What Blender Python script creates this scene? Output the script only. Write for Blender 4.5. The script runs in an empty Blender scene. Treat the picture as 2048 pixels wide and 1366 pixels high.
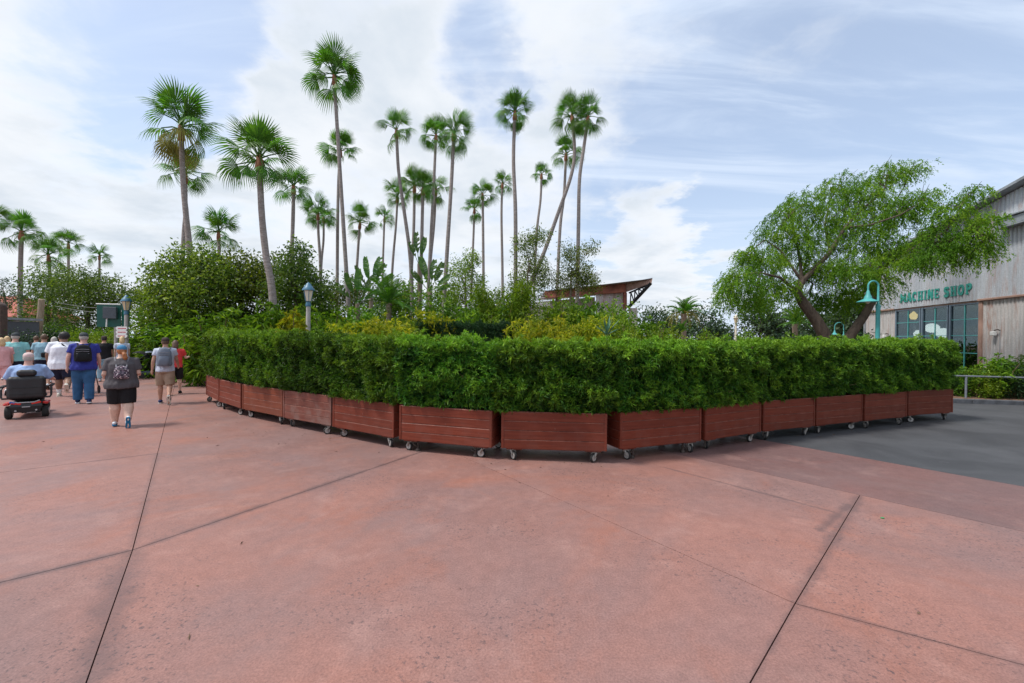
import bpy, bmesh, math, random
import numpy as np
from mathutils import Vector, Matrix, Euler, Quaternion, noise as mnoise

scene = bpy.context.scene
COL = scene.collection
R = math.radians
PI = math.pi
rng = np.random.default_rng(7)
random.seed(7)

# ------------------------------------------------------------------ camera
EYE = 1.85
FPX = 853.0                       # focal length in pixels of the 2048 px wide photograph
cam_data = bpy.data.cameras.new('camera')
cam_data.sensor_width = 36.0
cam_data.lens = 36.0 * FPX / 2048.0
cam_data.clip_start = 0.05
cam_data.clip_end = 2000.0
cam = bpy.data.objects.new('camera', cam_data)
COL.objects.link(cam)
cam.location = (0, 0, EYE)
CAM_M = Matrix.Rotation(R(90 - 0.4), 3, 'X') @ Matrix.Rotation(R(0.6), 3, 'Z')
cam.rotation_euler = CAM_M.to_euler()
scene.camera = cam

# ------------------------------------------------------------------ exposure
scene.view_settings.view_transform = 'Standard'
scene.view_settings.look = 'None'
scene.view_settings.gamma = 1.0
scene.view_settings.use_curve_mapping = False
scene.view_settings.exposure = 0.36
scene.cycles.max_bounces = 6
scene.cycles.diffuse_bounces = 3
scene.cycles.transparent_max_bounces = 8
scene.cycles.use_denoising = True


def ray(px, py):
    return CAM_M @ Vector(((px - 1024) / FPX, -(py - 683) / FPX, -1.0))


def at(px, py, depth):
    """world point that stands `depth` metres ahead and shows at that pixel"""
    r = ray(px, py)
    return Vector((0, 0, EYE)) + r * (depth / r.y)


def at_z(px, py, z):
    r = ray(px, py)
    return Vector((0, 0, EYE)) + r * ((z - EYE) / r.z)


def gnd(px, py):
    return at_z(px, py, 0.0)


# ------------------------------------------------------------------ node helpers
def new_mat(name):
    m = bpy.data.materials.new(name)
    m.use_nodes = True
    nt = m.node_tree
    nt.nodes.clear()
    return m, nt


def nd(nt, kind, **kw):
    n = nt.nodes.new('ShaderNode' + kind)
    for k, v in kw.items():
        if k.startswith('i_'):
            key = k[2:].replace('_', ' ')
            for s in n.inputs:
                if s.name.lower() == key.lower():
                    s.default_value = v
                    break
        else:
            setattr(n, k, v)
    return n


def lk(nt, a, b):
    nt.links.new(a, b)


def math_n(nt, op, a, b=None, c=None, clamp=False):
    n = nd(nt, 'Math', operation=op)
    n.use_clamp = clamp
    for i, v in enumerate((a, b, c)):
        if v is None:
            continue
        if isinstance(v, (int, float)):
            n.inputs[i].default_value = v
        else:
            lk(nt, v, n.inputs[i])
    return n.outputs[0]


def maprange(nt, v, a, b, c=0.0, d=1.0, smooth=True):
    n = nd(nt, 'MapRange', interpolation_type='SMOOTHSTEP' if smooth else 'LINEAR')
    lk(nt, v, n.inputs[0])
    for i, x in enumerate((a, b, c, d)):
        n.inputs[i + 1].default_value = x
    return n.outputs[0]


def mix_c(nt, f, a, b, mode='MIX'):
    n = nd(nt, 'MixRGB', blend_type=mode)
    for i, v in enumerate((f, a, b)):
        if isinstance(v, (int, float)):
            n.inputs[i].default_value = v
        elif isinstance(v, tuple):
            n.inputs[i].default_value = (*v[:3], 1.0)
        else:
            lk(nt, v, n.inputs[i])
    return n.outputs[0]


def noise_n(nt, vec, scale, detail=4, rough=0.55, dist=0.0):
    n = nd(nt, 'TexNoise', i_Scale=scale, i_Detail=detail, i_Roughness=rough, i_Distortion=dist)
    if vec is not None:
        lk(nt, vec, n.inputs['Vector'])
    return n.outputs[0]


# ------------------------------------------------------------------ sky and sun
SUN_TO = Vector((-0.58, -0.16, 1.0)).normalized()     # high on the left
SUN_EL = math.asin(SUN_TO.z)
SUN_ROT = math.atan2(SUN_TO.x, SUN_TO.y)
world = bpy.data.worlds.new('World')
scene.world = world
world.use_nodes = True
wt = world.node_tree
wt.nodes.clear()
tc = nd(wt, 'TexCoord')
sky = nd(wt, 'TexSky', sky_type='NISHITA')
sky.sun_disc = False
sky.sun_elevation = SUN_EL
sky.sun_rotation = SUN_ROT
sky.dust_density = 2.5
sky.air_density = 1.0
sep = nd(wt, 'SeparateXYZ')
lk(wt, tc.outputs['Generated'], sep.inputs[0])
zc = math_n(wt, 'MAXIMUM', sep.outputs[2], 0.0)
den = math_n(wt, 'ADD', zc, 0.16)
comb = nd(wt, 'CombineXYZ')
lk(wt, math_n(wt, 'DIVIDE', sep.outputs[0], den), comb.inputs[0])
lk(wt, math_n(wt, 'DIVIDE', sep.outputs[1], den), comb.inputs[1])
flat = comb.outputs[0]
n_big = noise_n(wt, flat, 0.85, 9, 0.56, 0.35)
n_mid = noise_n(wt, flat, 2.6, 8, 0.6, 0.5)
mp = nd(wt, 'Mapping')
mp.inputs['Rotation'].default_value = (0, 0, R(28))
mp.inputs['Scale'].default_value = (0.6, 3.0, 1.0)
lk(wt, flat, mp.inputs[0])
n_str = noise_n(wt, mp.outputs[0], 1.3, 8, 0.6, 0.6)


rag = nd(wt, 'TexNoise', i_Scale=1.6, i_Detail=6.0, i_Roughness=0.6)
lk(wt, flat, rag.inputs['Vector'])
rag_c = nd(wt, 'VectorMath', operation='SUBTRACT')
lk(wt, rag.outputs['Color'], rag_c.inputs[0])
rag_c.inputs[1].default_value = (.5, .5, .5)
rag_s = nd(wt, 'VectorMath', operation='SCALE')
lk(wt, rag_c.outputs[0], rag_s.inputs[0])
rag_s.inputs['Scale'].default_value = 0.55
rag_a = nd(wt, 'VectorMath', operation='ADD')
lk(wt, tc.outputs['Generated'], rag_a.inputs[0])
lk(wt, rag_s.outputs[0], rag_a.inputs[1])
rag_n = nd(wt, 'VectorMath', operation='NORMALIZE')
lk(wt, rag_a.outputs[0], rag_n.inputs[0])
ragged = rag_n.outputs[0]


def sky_bank(px, py, deg, weight):
    """a bank of cloud (or a clearing) around one direction of the sky"""
    d = ray(px, py).normalized()
    v = nd(wt, 'VectorMath', operation='DOT_PRODUCT')
    lk(wt, ragged, v.inputs[0])
    v.inputs[1].default_value = d
    return maprange(wt, v.outputs['Value'], math.cos(R(deg)), 1.0, 0.0, weight)


cover = math_n(wt, 'ADD', n_big, math_n(wt, 'MULTIPLY', math_n(wt, 'SUBTRACT', n_mid, 0.5), 0.35))
for b in ((60, 330, 24, 0.16), (640, 260, 22, 0.20), (860, 130, 11, 0.18), (300, 90, 13, -0.24), (400, 190, 9, -0.16),
          (960, 120, 9, -0.20), (1500, 330, 26, -0.22), (1900, 260, 18, -0.12), (1180, 120, 13, 0.12),
          (1700, 60, 12, 0.16), (1300, 520, 10, 0.40), (1170, 360, 7, 0.10), (950, 480, 14, 0.12)):
    cover = math_n(wt, 'ADD', cover, sky_bank(*b))
mask = maprange(wt, cover, 0.38, 0.68)
veil = math_n(wt, 'MULTIPLY', maprange(wt, n_str, 0.40, 0.72), 0.55)
low = maprange(wt, sep.outputs[2], 0.0, 0.34, 0.55, 0.0)
veil = math_n(wt, 'ADD', math_n(wt, 'MAXIMUM', veil, low), 0.40, clamp=True)
sky_col = mix_c(wt, 1.0, sky.outputs[0], (1.65, 1.65, 1.65), 'MULTIPLY')
veiled = mix_c(wt, veil, sky_col, (5.9, 6.8, 8.2))
shade = maprange(wt, noise_n(wt, flat, 1.5, 6, 0.55, 0.2), 0.36, 0.62)
body = mix_c(wt, shade, (5.4, 6.0, 6.7), (7.1, 7.4, 7.8))
edge = maprange(wt, cover, 0.52, 0.70, 1.0, 0.0)
cloud = mix_c(wt, math_n(wt, 'MULTIPLY', edge, 0.7), body, (7.9, 8.1, 8.4))
allsky = mix_c(wt, mask, veiled, cloud)
bg = nd(wt, 'Background')
bg.inputs[1].default_value = 0.1
lk(wt, allsky, bg.inputs[0])
wo = nd(wt, 'OutputWorld')
lk(wt, bg.outputs[0], wo.inputs[0])

sun_data = bpy.data.lights.new('sun', 'SUN')
sun_data.energy = 2.7
sun_data.angle = R(10)
sun_data.color = (1.0, 0.96, 0.9)
sun = bpy.data.objects.new('sun', sun_data)
COL.objects.link(sun)
sun.rotation_euler = SUN_TO.to_track_quat('Z', 'Y').to_euler()
sun.location = SUN_TO * 60


# ------------------------------------------------------------------ mesh helpers
class MB:
    """collects shapes; one MB becomes one mesh"""

    def __init__(self):
        self.v, self.f = [], []

    def add(self, verts, faces):
        o = len(self.v)
        self.v.extend([tuple(p) for p in verts])
        self.f.extend([tuple(i + o for i in f) for f in faces])
        return self

    def box(self, c, s, rot=None, bev=0.0):
        hx, hy, hz = s[0] / 2, s[1] / 2, s[2] / 2
        M = rot if rot is not None else Matrix.Identity(3)
        c = Vector(c)
        b = min(bev, hx * .9, hy * .9, hz * .9)
        if b <= 0:
            pts = [(x, y, z) for z in (-hz, hz) for y in (-hy, hy) for x in (-hx, hx)]
            fs = [(0, 2, 3, 1), (4, 5, 7, 6), (0, 1, 5, 4), (2, 6, 7, 3), (0, 4, 6, 2), (1, 3, 7, 5)]
            return self.add([c + M @ Vector(p) for p in pts], fs)
        bm = bmesh.new()
        bmesh.ops.create_cube(bm, size=1.0)
        for v in bm.verts:
            v.co = Vector((v.co.x * s[0], v.co.y * s[1], v.co.z * s[2]))
        bmesh.ops.bevel(bm, geom=list(bm.edges), offset=b, segments=1, affect='EDGES')
        bm.verts.index_update()
        self.add([c + M @ v.co for v in bm.verts], [[v.index for v in f.verts] for f in bm.faces])
        bm.free()
        return self

    def tube(self, pts, rad, n=8, cap=True, round_caps=False):
        pts = [Vector(p) for p in pts]
        if isinstance(rad, (int, float)):
            rad = [rad] * len(pts)
        rad = list(rad)
        if round_caps:
            d0 = (pts[0] - pts[1]).normalized()
            d1 = (pts[-1] - pts[-2]).normalized()
            r0, r1 = rad[0], rad[-1]
            pts = [pts[0] + d0 * r0 * .95, pts[0] + d0 * r0 * .7] + pts + [pts[-1] + d1 * r1 * .7, pts[-1] + d1 * r1 * .95]
            rad = [r0 * .3, r0 * .72] + rad + [r1 * .72, r1 * .3]
        k = len(pts)
        t0 = (pts[1] - pts[0]).normalized()
        u = t0.orthogonal().normalized()
        vs, fs = [], []
        for i, p in enumerate(pts):
            t = (pts[min(i + 1, k - 1)] - pts[max(i - 1, 0)]).normalized()
            u = (u - t * u.dot(t))
            u = u.normalized() if u.length > 1e-6 else t.orthogonal().normalized()
            w = t.cross(u)
            for j in range(n):
                a = 2 * PI * j / n
                vs.append(p + (u * math.cos(a) + w * math.sin(a)) * rad[i])
        for i in range(k - 1):
            for j in range(n):
                a, b = i * n + j, i * n + (j + 1) % n
                fs.append((a, b, b + n, a + n))
        if cap:
            fs.append(tuple(range(n - 1, -1, -1)))
            fs.append(tuple(range((k - 1) * n, k * n)))
        return self.add(vs, fs)

    def rings(self, rows, n=16):
        """horizontal elliptical rings (cx, cy, z, rx, ry) lofted into a closed body"""
        vs, fs = [], []
        k = len(rows)
        for (cx, cy, z, rx, ry) in rows:
            for j in range(n):
                a = 2 * PI * j / n
                vs.append((cx + rx * math.cos(a), cy + ry * math.sin(a), z))
        for i in range(k - 1):
            for j in range(n):
                a, b = i * n + j, i * n + (j + 1) % n
                fs.append((a, b, b + n, a + n))
        fs.append(tuple(range(n - 1, -1, -1)))
        fs.append(tuple(range((k - 1) * n, k * n)))
        return self.add(vs, fs)

    def lathe(self, prof, n=12, c=(0, 0, 0), rot=None):
        """profile [(r, z)] turned about z"""
        M = rot if rot is not None else Matrix.Identity(3)
        c = Vector(c)
        vs, fs = [], []
        for (r, z) in prof:
            for j in range(n):
                a = 2 * PI * j / n
                vs.append(c + M @ Vector((max(r, .0005) * math.cos(a), max(r, .0005) * math.sin(a), z)))
        k = len(prof)
        for i in range(k - 1):
            for j in range(n):
                a, b = i * n + j, i * n + (j + 1) % n
                fs.append((a, b, b + n, a + n))
        fs.append(tuple(range(n - 1, -1, -1)))
        fs.append(tuple(range((k - 1) * n, k * n)))
        return self.add(vs, fs)

    def ball(self, c, r, n=12, m=8, rot=None):
        M = rot if rot is not None else Matrix.Identity(3)
        c = Vector(c)
        r = (r, r, r) if isinstance(r, (int, float)) else r
        vs, fs = [], []
        for i in range(1, m):
            th = PI * i / m
            for j in range(n):
                a = 2 * PI * j / n
                vs.append(c + M @ Vector((r[0] * math.sin(th) * math.cos(a), r[1] * math.sin(th) * math.sin(a), r[2] * math.cos(th))))
        top, bot = len(vs), len(vs) + 1
        vs += [c + M @ Vector((0, 0, r[2])), c + M @ Vector((0, 0, -r[2]))]
        for i in range(m - 2):
            for j in range(n):
                a, b = i * n + j, i * n + (j + 1) % n
                fs.append((a, a + n, b + n, b))
        for j in range(n):
            fs.append((top, j, (j + 1) % n))
            q = (m - 2) * n
            fs.append((bot, q + (j + 1) % n, q + j))
        return self.add(vs, fs)

    def prism(self, poly, d0, d1, M=None, c=(0, 0, 0)):
        """2D polygon (local x, z) pushed from y=d0 to y=d1"""
        M = M if M is not None else Matrix.Identity(3)
        c = Vector(c)
        n = len(poly)
        vs = [c + M @ Vector((x, d0, z)) for x, z in poly] + [c + M @ Vector((x, d1, z)) for x, z in poly]
        fs = [tuple(range(n)), tuple(range(2 * n - 1, n - 1, -1))]
        fs += [(i, i + n, (i + 1) % n + n, (i + 1) % n) for i in range(n)]
        return self.add(vs, fs)

    def mesh(self, name, mat, smooth=False, shift=None):
        me = bpy.data.meshes.new(name)
        v = self.v
        if shift is not None:
            v = [(p[0] - shift[0], p[1] - shift[1], p[2] - shift[2]) for p in v]
        me.from_pydata(v, [], self.f)
        bm = bmesh.new()
        bm.from_mesh(me)
        bmesh.ops.recalc_face_normals(bm, faces=bm.faces)
        bm.to_mesh(me)
        bm.free()
        if mat is not None:
            me.materials.append(mat)
        if smooth:
            me.polygons.foreach_set('use_smooth', [True] * len(me.polygons))
            try:
                me.set_sharp_from_angle(angle=R(40))
            except Exception:
                pass
        me.update()
        return me


def link(name, me, parent=None, loc=None, rot=None, scale=None):
    o = bpy.data.objects.new(name, me)
    COL.objects.link(o)
    if parent is not None:
        o.parent = parent
    if loc is not None:
        o.location = loc
    if rot is not None:
        o.rotation_euler = rot
    if scale is not None:
        o.scale = (scale,) * 3 if isinstance(scale, (int, float)) else scale
    return o


def tag(o, label=None, cat=None, group=None, kind=None):
    if label:
        o['label'] = label
    if cat:
        o['category'] = cat
    if group:
        o['group'] = group
    if kind:
        o['kind'] = kind
    return o


def thing(name, label, cat, loc=(0, 0, 0), rz=0.0, group=None, scale=1.0):
    o = bpy.data.objects.new(name, None)
    o.empty_display_size = 0.2
    COL.objects.link(o)
    o.location = loc
    o.rotation_euler = (0, 0, rz)
    o.scale = (scale,) * 3
    return tag(o, label, cat, group)


def part(name, mb, mat, parent, smooth=False, world=False, **kw):
    """one mesh part under `parent`; world=True: the shapes were given in world coordinates"""
    sh = parent.location if world else None
    return link(name, mb.mesh(name, mat, smooth, sh), parent, **kw)


def copy_tree(o, parent=None):
    c = o.copy()
    COL.objects.link(c)
    if parent is not None:
        c.parent = parent
    for ch in list(o.children):
        copy_tree(ch, c)
    return c


def np_mesh(name, V, F, mat, attr=None, smooth=False):
    """triangle mesh from numpy arrays; attr: per-vertex float stored as 'fresh'"""
    me = bpy.data.meshes.new(name)
    nv, nf = len(V), len(F)
    me.vertices.add(nv)
    me.vertices.foreach_set('co', np.asarray(V, dtype=np.float32).ravel())
    me.loops.add(nf * 3)
    me.loops.foreach_set('vertex_index', np.asarray(F, dtype=np.int32).ravel())
    me.polygons.add(nf)
    me.polygons.foreach_set('loop_start', np.arange(0, nf * 3, 3, dtype=np.int32))
    me.polygons.foreach_set('loop_total', np.full(nf, 3, dtype=np.int32))
    if attr is not None:
        a = me.attributes.new('fresh', 'FLOAT', 'POINT')
        a.data.foreach_set('value', np.asarray(attr, dtype=np.float32))
    me.update(calc_edges=True)
    me.validate()
    if mat is not None:
        me.materials.append(mat)
    if smooth:
        me.polygons.foreach_set('use_smooth', [True] * nf)
    return me


def unit(a):
    return a / (np.linalg.norm(a, axis=-1, keepdims=True) + 1e-9)


def leaves(C, D, L, W, fresh=None, droop=0.0, g=rng, bend=0.25):
    """folded kite leaves: base points C, directions D, lengths L, widths W -> V, F, attr"""
    n = len(C)
    D = unit(D)
    rnd = g.normal(size=(n, 3))
    S = unit(np.cross(D, rnd))
    N = np.cross(S, D)
    L = np.broadcast_to(np.asarray(L, float), (n,))[:, None]
    W = np.broadcast_to(np.asarray(W, float), (n,))[:, None]
    mid = C + D * L * 0.45 + N * L * 0.06
    tip = C + D * L - N * L * bend * 0.5
    tip[:, 2] -= droop * L[:, 0]
    V = np.stack([C, mid + S * W * .5 + N * W * .15, tip, mid - S * W * .5 + N * W * .15], 1).reshape(-1, 3)
    b = np.arange(n)[:, None] * 4
    F = np.concatenate([b + [[0, 1, 2]], b + [[0, 2, 3]]], 1).reshape(-1, 3)
    A = None if fresh is None else np.repeat(fresh, 4)
    return V, F, A


def merge(parts):
    V, F, A, o = [], [], [], 0
    for v, f, a in parts:
        V.append(v)
        F.append(f + o)
        A.append(a if a is not None else np.zeros(len(v)))
        o += len(v)
    return np.concatenate(V), np.concatenate(F), np.concatenate(A)


def tube_np(pts, rad, n=6):
    mb = MB().tube(pts, rad, n)
    F = []
    for f in mb.f:
        for i in range(1, len(f) - 1):
            F.append((f[0], f[i], f[i + 1]))
    V = np.array([tuple(p) for p in mb.v])
    return V, np.array(F), None

# ------------------------------------------------------------------ materials
M = {}


def plain(key, col, rough=0.6, metal=0.0, var=0.0, vscale=8.0, bump=0.0, bscale=40.0, spec=0.5, island=0.0):
    """a principled material with a little procedural unevenness"""
    m, nt = new_mat(key)
    p = nd(nt, 'BsdfPrincipled')
    p.inputs['Roughness'].default_value = rough
    p.inputs['Metallic'].default_value = metal
    p.inputs['Specular IOR Level'].default_value = spec
    out = nd(nt, 'OutputMaterial')
    lk(nt, p.outputs[0], out.inputs[0])
    if var > 0:
        t = nd(nt, 'TexCoord')
        f = noise_n(nt, t.outputs['Object'], vscale, 5, 0.6)
        f = maprange(nt, f, 0.3, 0.7)
        dark = tuple(c * (1 - var) for c in col)
        lite = tuple(min(1, c * (1 + var * .6)) for c in col)
        lk(nt, mix_c(nt, f, dark, lite), p.inputs['Base Color'])
    else:
        p.inputs['Base Color'].default_value = (*col, 1)
    if bump > 0:
        t = nd(nt, 'TexCoord')
        b = nd(nt, 'Bump', i_Strength=bump, i_Distance=0.01)
        lk(nt, noise_n(nt, t.outputs['Object'], bscale, 4, 0.6), b.inputs['Height'])
        lk(nt, b.outputs[0], p.inputs['Normal'])
    M[key] = m
    return m


def foliage(key, dark, mid, lite, trans=0.3, rough=0.45, use_fresh=False, fresh_col=None, clump=2.2, spec=0.35):
    """leaf colours that differ from leaf to leaf and from clump to clump"""
    m, nt = new_mat(key)
    g = nd(nt, 'NewGeometry')
    t = nd(nt, 'TexCoord')
    oi = nd(nt, 'ObjectInfo')
    n1 = maprange(nt, noise_n(nt, t.outputs['Object'], clump, 3, 0.6), 0.32, 0.68)
    f = math_n(nt, 'ADD', math_n(nt, 'MULTIPLY', g.outputs['Random Per Island'], 0.6), math_n(nt, 'MULTIPLY', n1, 0.4))
    cr = nd(nt, 'ValToRGB')
    e = cr.color_ramp.elements
    e[0].position, e[0].color = 0.1, (*dark, 1)
    e[1].position, e[1].color = 0.92, (*lite, 1)
    k = e.new(0.5)
    k.color = (*mid, 1)
    lk(nt, f, cr.inputs[0])
    col = cr.outputs[0]
    if use_fresh:
        at_ = nd(nt, 'Attribute', attribute_name='fresh')
        col = mix_c(nt, at_.outputs['Fac'], col, fresh_col)
    hs = nd(nt, 'HueSaturation')
    lk(nt, math_n(nt, 'ADD', 0.488, math_n(nt, 'MULTIPLY', oi.outputs['Random'], 0.024)), hs.inputs['Hue'])
    lk(nt, math_n(nt, 'ADD', 0.80, math_n(nt, 'MULTIPLY', oi.outputs['Random'], 0.42)), hs.inputs['Value'])
    lk(nt, col, hs.inputs['Color'])
    col = hs.outputs[0]
    p = nd(nt, 'BsdfPrincipled')
    p.inputs['Roughness'].default_value = rough
    p.inputs['Specular IOR Level'].default_value = spec
    lk(nt, col, p.inputs['Base Color'])
    tr = nd(nt, 'BsdfTranslucent')
    lk(nt, mix_c(nt, 1.0, col, (1.25, 1.3, 0.5), 'MULTIPLY'), tr.inputs[0])
    mx = nd(nt, 'MixShader')
    mx.inputs[0].default_value = trans
    lk(nt, p.outputs[0], mx.inputs[1])
    lk(nt, tr.outputs[0], mx.inputs[2])
    out = nd(nt, 'OutputMaterial')
    lk(nt, mx.outputs[0], out.inputs[0])
    M[key] = m
    return m


foliage('podo', (.007, .034, .006), (.030, .112, .012), (.092, .245, .022), .25, .40, True, (.25, .42, .030), 3.0, .28)
foliage('palm', (.038, .115, .014), (.070, .190, .022), (.135, .290, .036), .38, .42, clump=1.2, spec=.25)
foliage('palm_yellow', (.12, .12, .03), (.20, .19, .04), (.30, .26, .06), .3, .5, clump=1.2)
foliage('broad', (.026, .070, .010), (.075, .145, .018), (.19, .28, .036), .38, .4, clump=1.6)
foliage('olive', (.036, .080, .010), (.105, .170, .020), (.27, .33, .042), .40, .42, clump=1.6)
foliage('schef', (.045, .115, .012), (.105, .215, .018), (.24, .36, .028), .35, .4, clump=1.4, spec=.25)
foliage('gold', (.11, .18, .012), (.27, .33, .020), (.55, .48, .030), .35, .45, clump=1.6, spec=.25)
foliage('lime', (.060, .130, .010), (.14, .235, .016), (.28, .37, .028), .38, .42, clump=1.2, spec=.25)
foliage('mesq', (.055, .130, .012), (.120, .240, .019), (.27, .38, .030), .48, .5, clump=.7, spec=.2)
foliage('far', (.022, .050, .024), (.040, .078, .034), (.070, .115, .045), .2, .55, clump=.5)
foliage('bop', (.04, .105, .022), (.075, .165, .032), (.13, .23, .045), .35, .35, clump=1.0)
foliage('agave', (.05, .12, .08), (.08, .18, .12), (.13, .25, .16), .1, .4)
foliage('ivy', (.012, .045, .014), (.022, .070, .020), (.040, .105, .028), .15, .4, clump=1.5)


def bark(key, c0, c1, band=0.0, vs=6.0):
    m, nt = new_mat(key)
    t = nd(nt, 'TexCoord')
    mp_ = nd(nt, 'Mapping')
    mp_.inputs['Scale'].default_value = (1, 1, 0.25 if not band else 4.0)
    lk(nt, t.outputs['Object'], mp_.inputs[0])
    f = maprange(nt, noise_n(nt, mp_.outputs[0], vs, 6, 0.65), 0.3, 0.7)
    p = nd(nt, 'BsdfPrincipled')
    p.inputs['Roughness'].default_value = 0.85
    lk(nt, mix_c(nt, f, c0, c1), p.inputs['Base Color'])
    b = nd(nt, 'Bump', i_Strength=0.6, i_Distance=0.03)
    lk(nt, f, b.inputs['Height'])
    lk(nt, b.outputs[0], p.inputs['Normal'])
    out = nd(nt, 'OutputMaterial')
    lk(nt, p.outputs[0], out.inputs[0])
    M[key] = m


bark('palm_trunk', (.20, .165, .145), (.34, .30, .28), 1, 5.0)
bark('palm_boot', (.16, .06, .03), (.30, .13, .06), 0, 9.0)
bark('bark', (.055, .038, .028), (.13, .095, .07))
bark('bark_pale', (.16, .12, .085), (.28, .22, .16))
bark('twig', (.10, .06, .035), (.19, .12, .07))
bark('bamboo', (.20, .15, .04), (.36, .27, .08))
bark('post_wood', (.24, .18, .12), (.38, .30, .21))
bark('mulch', (.10, .055, .035), (.24, .14, .09))
plain('soil', (.035, .024, .017), .95, var=.4, bump=.5)


def concrete(key, base, mauve, orange, stain_lines, seed):
    """tinted concrete: broad fading, rusty and grey patches, dark speckle, grime along the joints"""
    m, nt = new_mat(key)
    t = nd(nt, 'TexCoord')
    oi = nd(nt, 'ObjectInfo')
    obj = t.outputs['Object']
    big = maprange(nt, noise_n(nt, obj, 0.42, 5, 0.6, 0.6), 0.34, 0.64)
    col = mix_c(nt, big, base, mauve)
    mpo = nd(nt, 'Mapping')
    mpo.inputs['Location'].default_value = (seed, 3.1, 0)
    lk(nt, obj, mpo.inputs[0])
    rust = maprange(nt, noise_n(nt, mpo.outputs[0], 0.8, 6, 0.62, 0.8), 0.50, 0.72, 0, .55)
    col = mix_c(nt, rust, col, orange)
    pale = maprange(nt, noise_n(nt, mpo.outputs[0], 1.7, 7, 0.68, 0.4), 0.50, 0.74, 0, .34)
    col = mix_c(nt, pale, col, (.41, .245, .21))
    mot = maprange(nt, noise_n(nt, obj, 9.0, 7, 0.72, 0.3), 0.3, 0.72, 0.90, 1.07)
    col = mix_c(nt, 1.0, col, _gray(nt, mot), 'MULTIPLY')
    fine = maprange(nt, noise_n(nt, obj, 70.0, 4, 0.7), 0.25, 0.75, 0.74, 1.18)
    col = mix_c(nt, 1.0, col, _gray(nt, fine), 'MULTIPLY')
    spk = maprange(nt, noise_n(nt, obj, 30.0, 4, 0.65), 0.56, 0.63)
    zone = maprange(nt, noise_n(nt, mpo.outputs[0], 0.65, 5, 0.62), 0.44, 0.62)
    col = mix_c(nt, math_n(nt, 'MULTIPLY', math_n(nt, 'MULTIPLY', spk, zone), 0.72), col, (.075, .055, .058))
    grey = maprange(nt, noise_n(nt, mpo.outputs[0], 0.30, 6, 0.66, 1.2), 0.50, 0.72, 0, .55)
    col = mix_c(nt, grey, col, (.20, .135, .13))
    wob = noise_n(nt, obj, 2.4, 6, 0.72)
    tot = None
    for (a, b, wdt, amt) in stain_lines:
        a2, b2 = Vector((a.x, a.y, 0)), Vector((b.x, b.y, 0))
        d = (b2 - a2)
        ln = d.length
        d.normalize()
        sub = nd(nt, 'VectorMath', operation='SUBTRACT')
        lk(nt, obj, sub.inputs[0])
        sub.inputs[1].default_value = a2
        al = nd(nt, 'VectorMath', operation='DOT_PRODUCT')
        lk(nt, sub.outputs[0], al.inputs[0])
        al.inputs[1].default_value = d
        pr = nd(nt, 'VectorMath', operation='DOT_PRODUCT')
        lk(nt, sub.outputs[0], pr.inputs[0])
        pr.inputs[1].default_value = (-d.y, d.x, 0)
        dist = math_n(nt, 'ABSOLUTE', pr.outputs['Value'])
        beyond = math_n(nt, 'MAXIMUM', math_n(nt, 'SUBTRACT', al.outputs['Value'], ln), math_n(nt, 'MULTIPLY', al.outputs['Value'], -1.0))
        dist = math_n(nt, 'ADD', dist, math_n(nt, 'MAXIMUM', beyond, 0.0))
        dd = math_n(nt, 'DIVIDE', dist, wdt)
        dd = math_n(nt, 'ADD', dd, math_n(nt, 'MULTIPLY', math_n(nt, 'SUBTRACT', 0.54, wob), 2.2))
        s = maprange(nt, dd, 0.0, 1.0, amt, 0.0)
        tot = s if tot is None else math_n(nt, 'MAXIMUM', tot, s)
    if tot is not None:
        col = mix_c(nt, tot, col, (.085, .060, .062))
    hs = nd(nt, 'HueSaturation')
    lk(nt, math_n(nt, 'ADD', 0.93, math_n(nt, 'MULTIPLY', oi.outputs['Random'], 0.14)), hs.inputs['Value'])
    lk(nt, col, hs.inputs['Color'])
    p = nd(nt, 'BsdfPrincipled')
    lk(nt, hs.outputs[0], p.inputs['Base Color'])
    lk(nt, maprange(nt, noise_n(nt, obj, 1.3, 5, 0.6), 0.3, 0.7, 0.42, 0.66), p.inputs['Roughness'])
    p.inputs['Specular IOR Level'].default_value = 0.35
    b = nd(nt, 'Bump', i_Strength=0.22, i_Distance=0.006)
    hgt = math_n(nt, 'ADD', noise_n(nt, obj, 26.0, 6, 0.7), math_n(nt, 'MULTIPLY', spk, -0.25))
    lk(nt, hgt, b.inputs['Height'])
    lk(nt, b.outputs[0], p.inputs['Normal'])
    out = nd(nt, 'OutputMaterial')
    lk(nt, p.outputs[0], out.inputs[0])
    M[key] = m


def _gray(nt, v):
    c = nd(nt, 'CombineXYZ')
    for i in range(3):
        lk(nt, v, c.inputs[i])
    return c.outputs[0]


def asphalt(key):
    m, nt = new_mat(key)
    t = nd(nt, 'TexCoord')
    obj = t.outputs['Object']
    a = maprange(nt, noise_n(nt, obj, 0.7, 6, 0.65, .5), 0.3, 0.7)
    col = mix_c(nt, a, (.043, .045, .050), (.076, .079, .086))
    f = maprange(nt, noise_n(nt, obj, 120, 3, 0.6), 0.3, 0.7, .72, 1.22)
    col = mix_c(nt, 1.0, col, _gray(nt, f), 'MULTIPLY')
    w = maprange(nt, noise_n(nt, obj, 2.3, 7, 0.75), 0.60, 0.74, 0, .5)
    col = mix_c(nt, w, col, (.13, .13, .14))
    p = nd(nt, 'BsdfPrincipled')
    lk(nt, col, p.inputs['Base Color'])
    p.inputs['Roughness'].default_value = .7
    b = nd(nt, 'Bump', i_Strength=0.3, i_Distance=0.006)
    lk(nt, noise_n(nt, obj, 90, 3, 0.6), b.inputs['Height'])
    lk(nt, b.outputs[0], p.inputs['Normal'])
    out = nd(nt, 'OutputMaterial')
    lk(nt, p.outputs[0], out.inputs[0])
    M[key] = m


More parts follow.
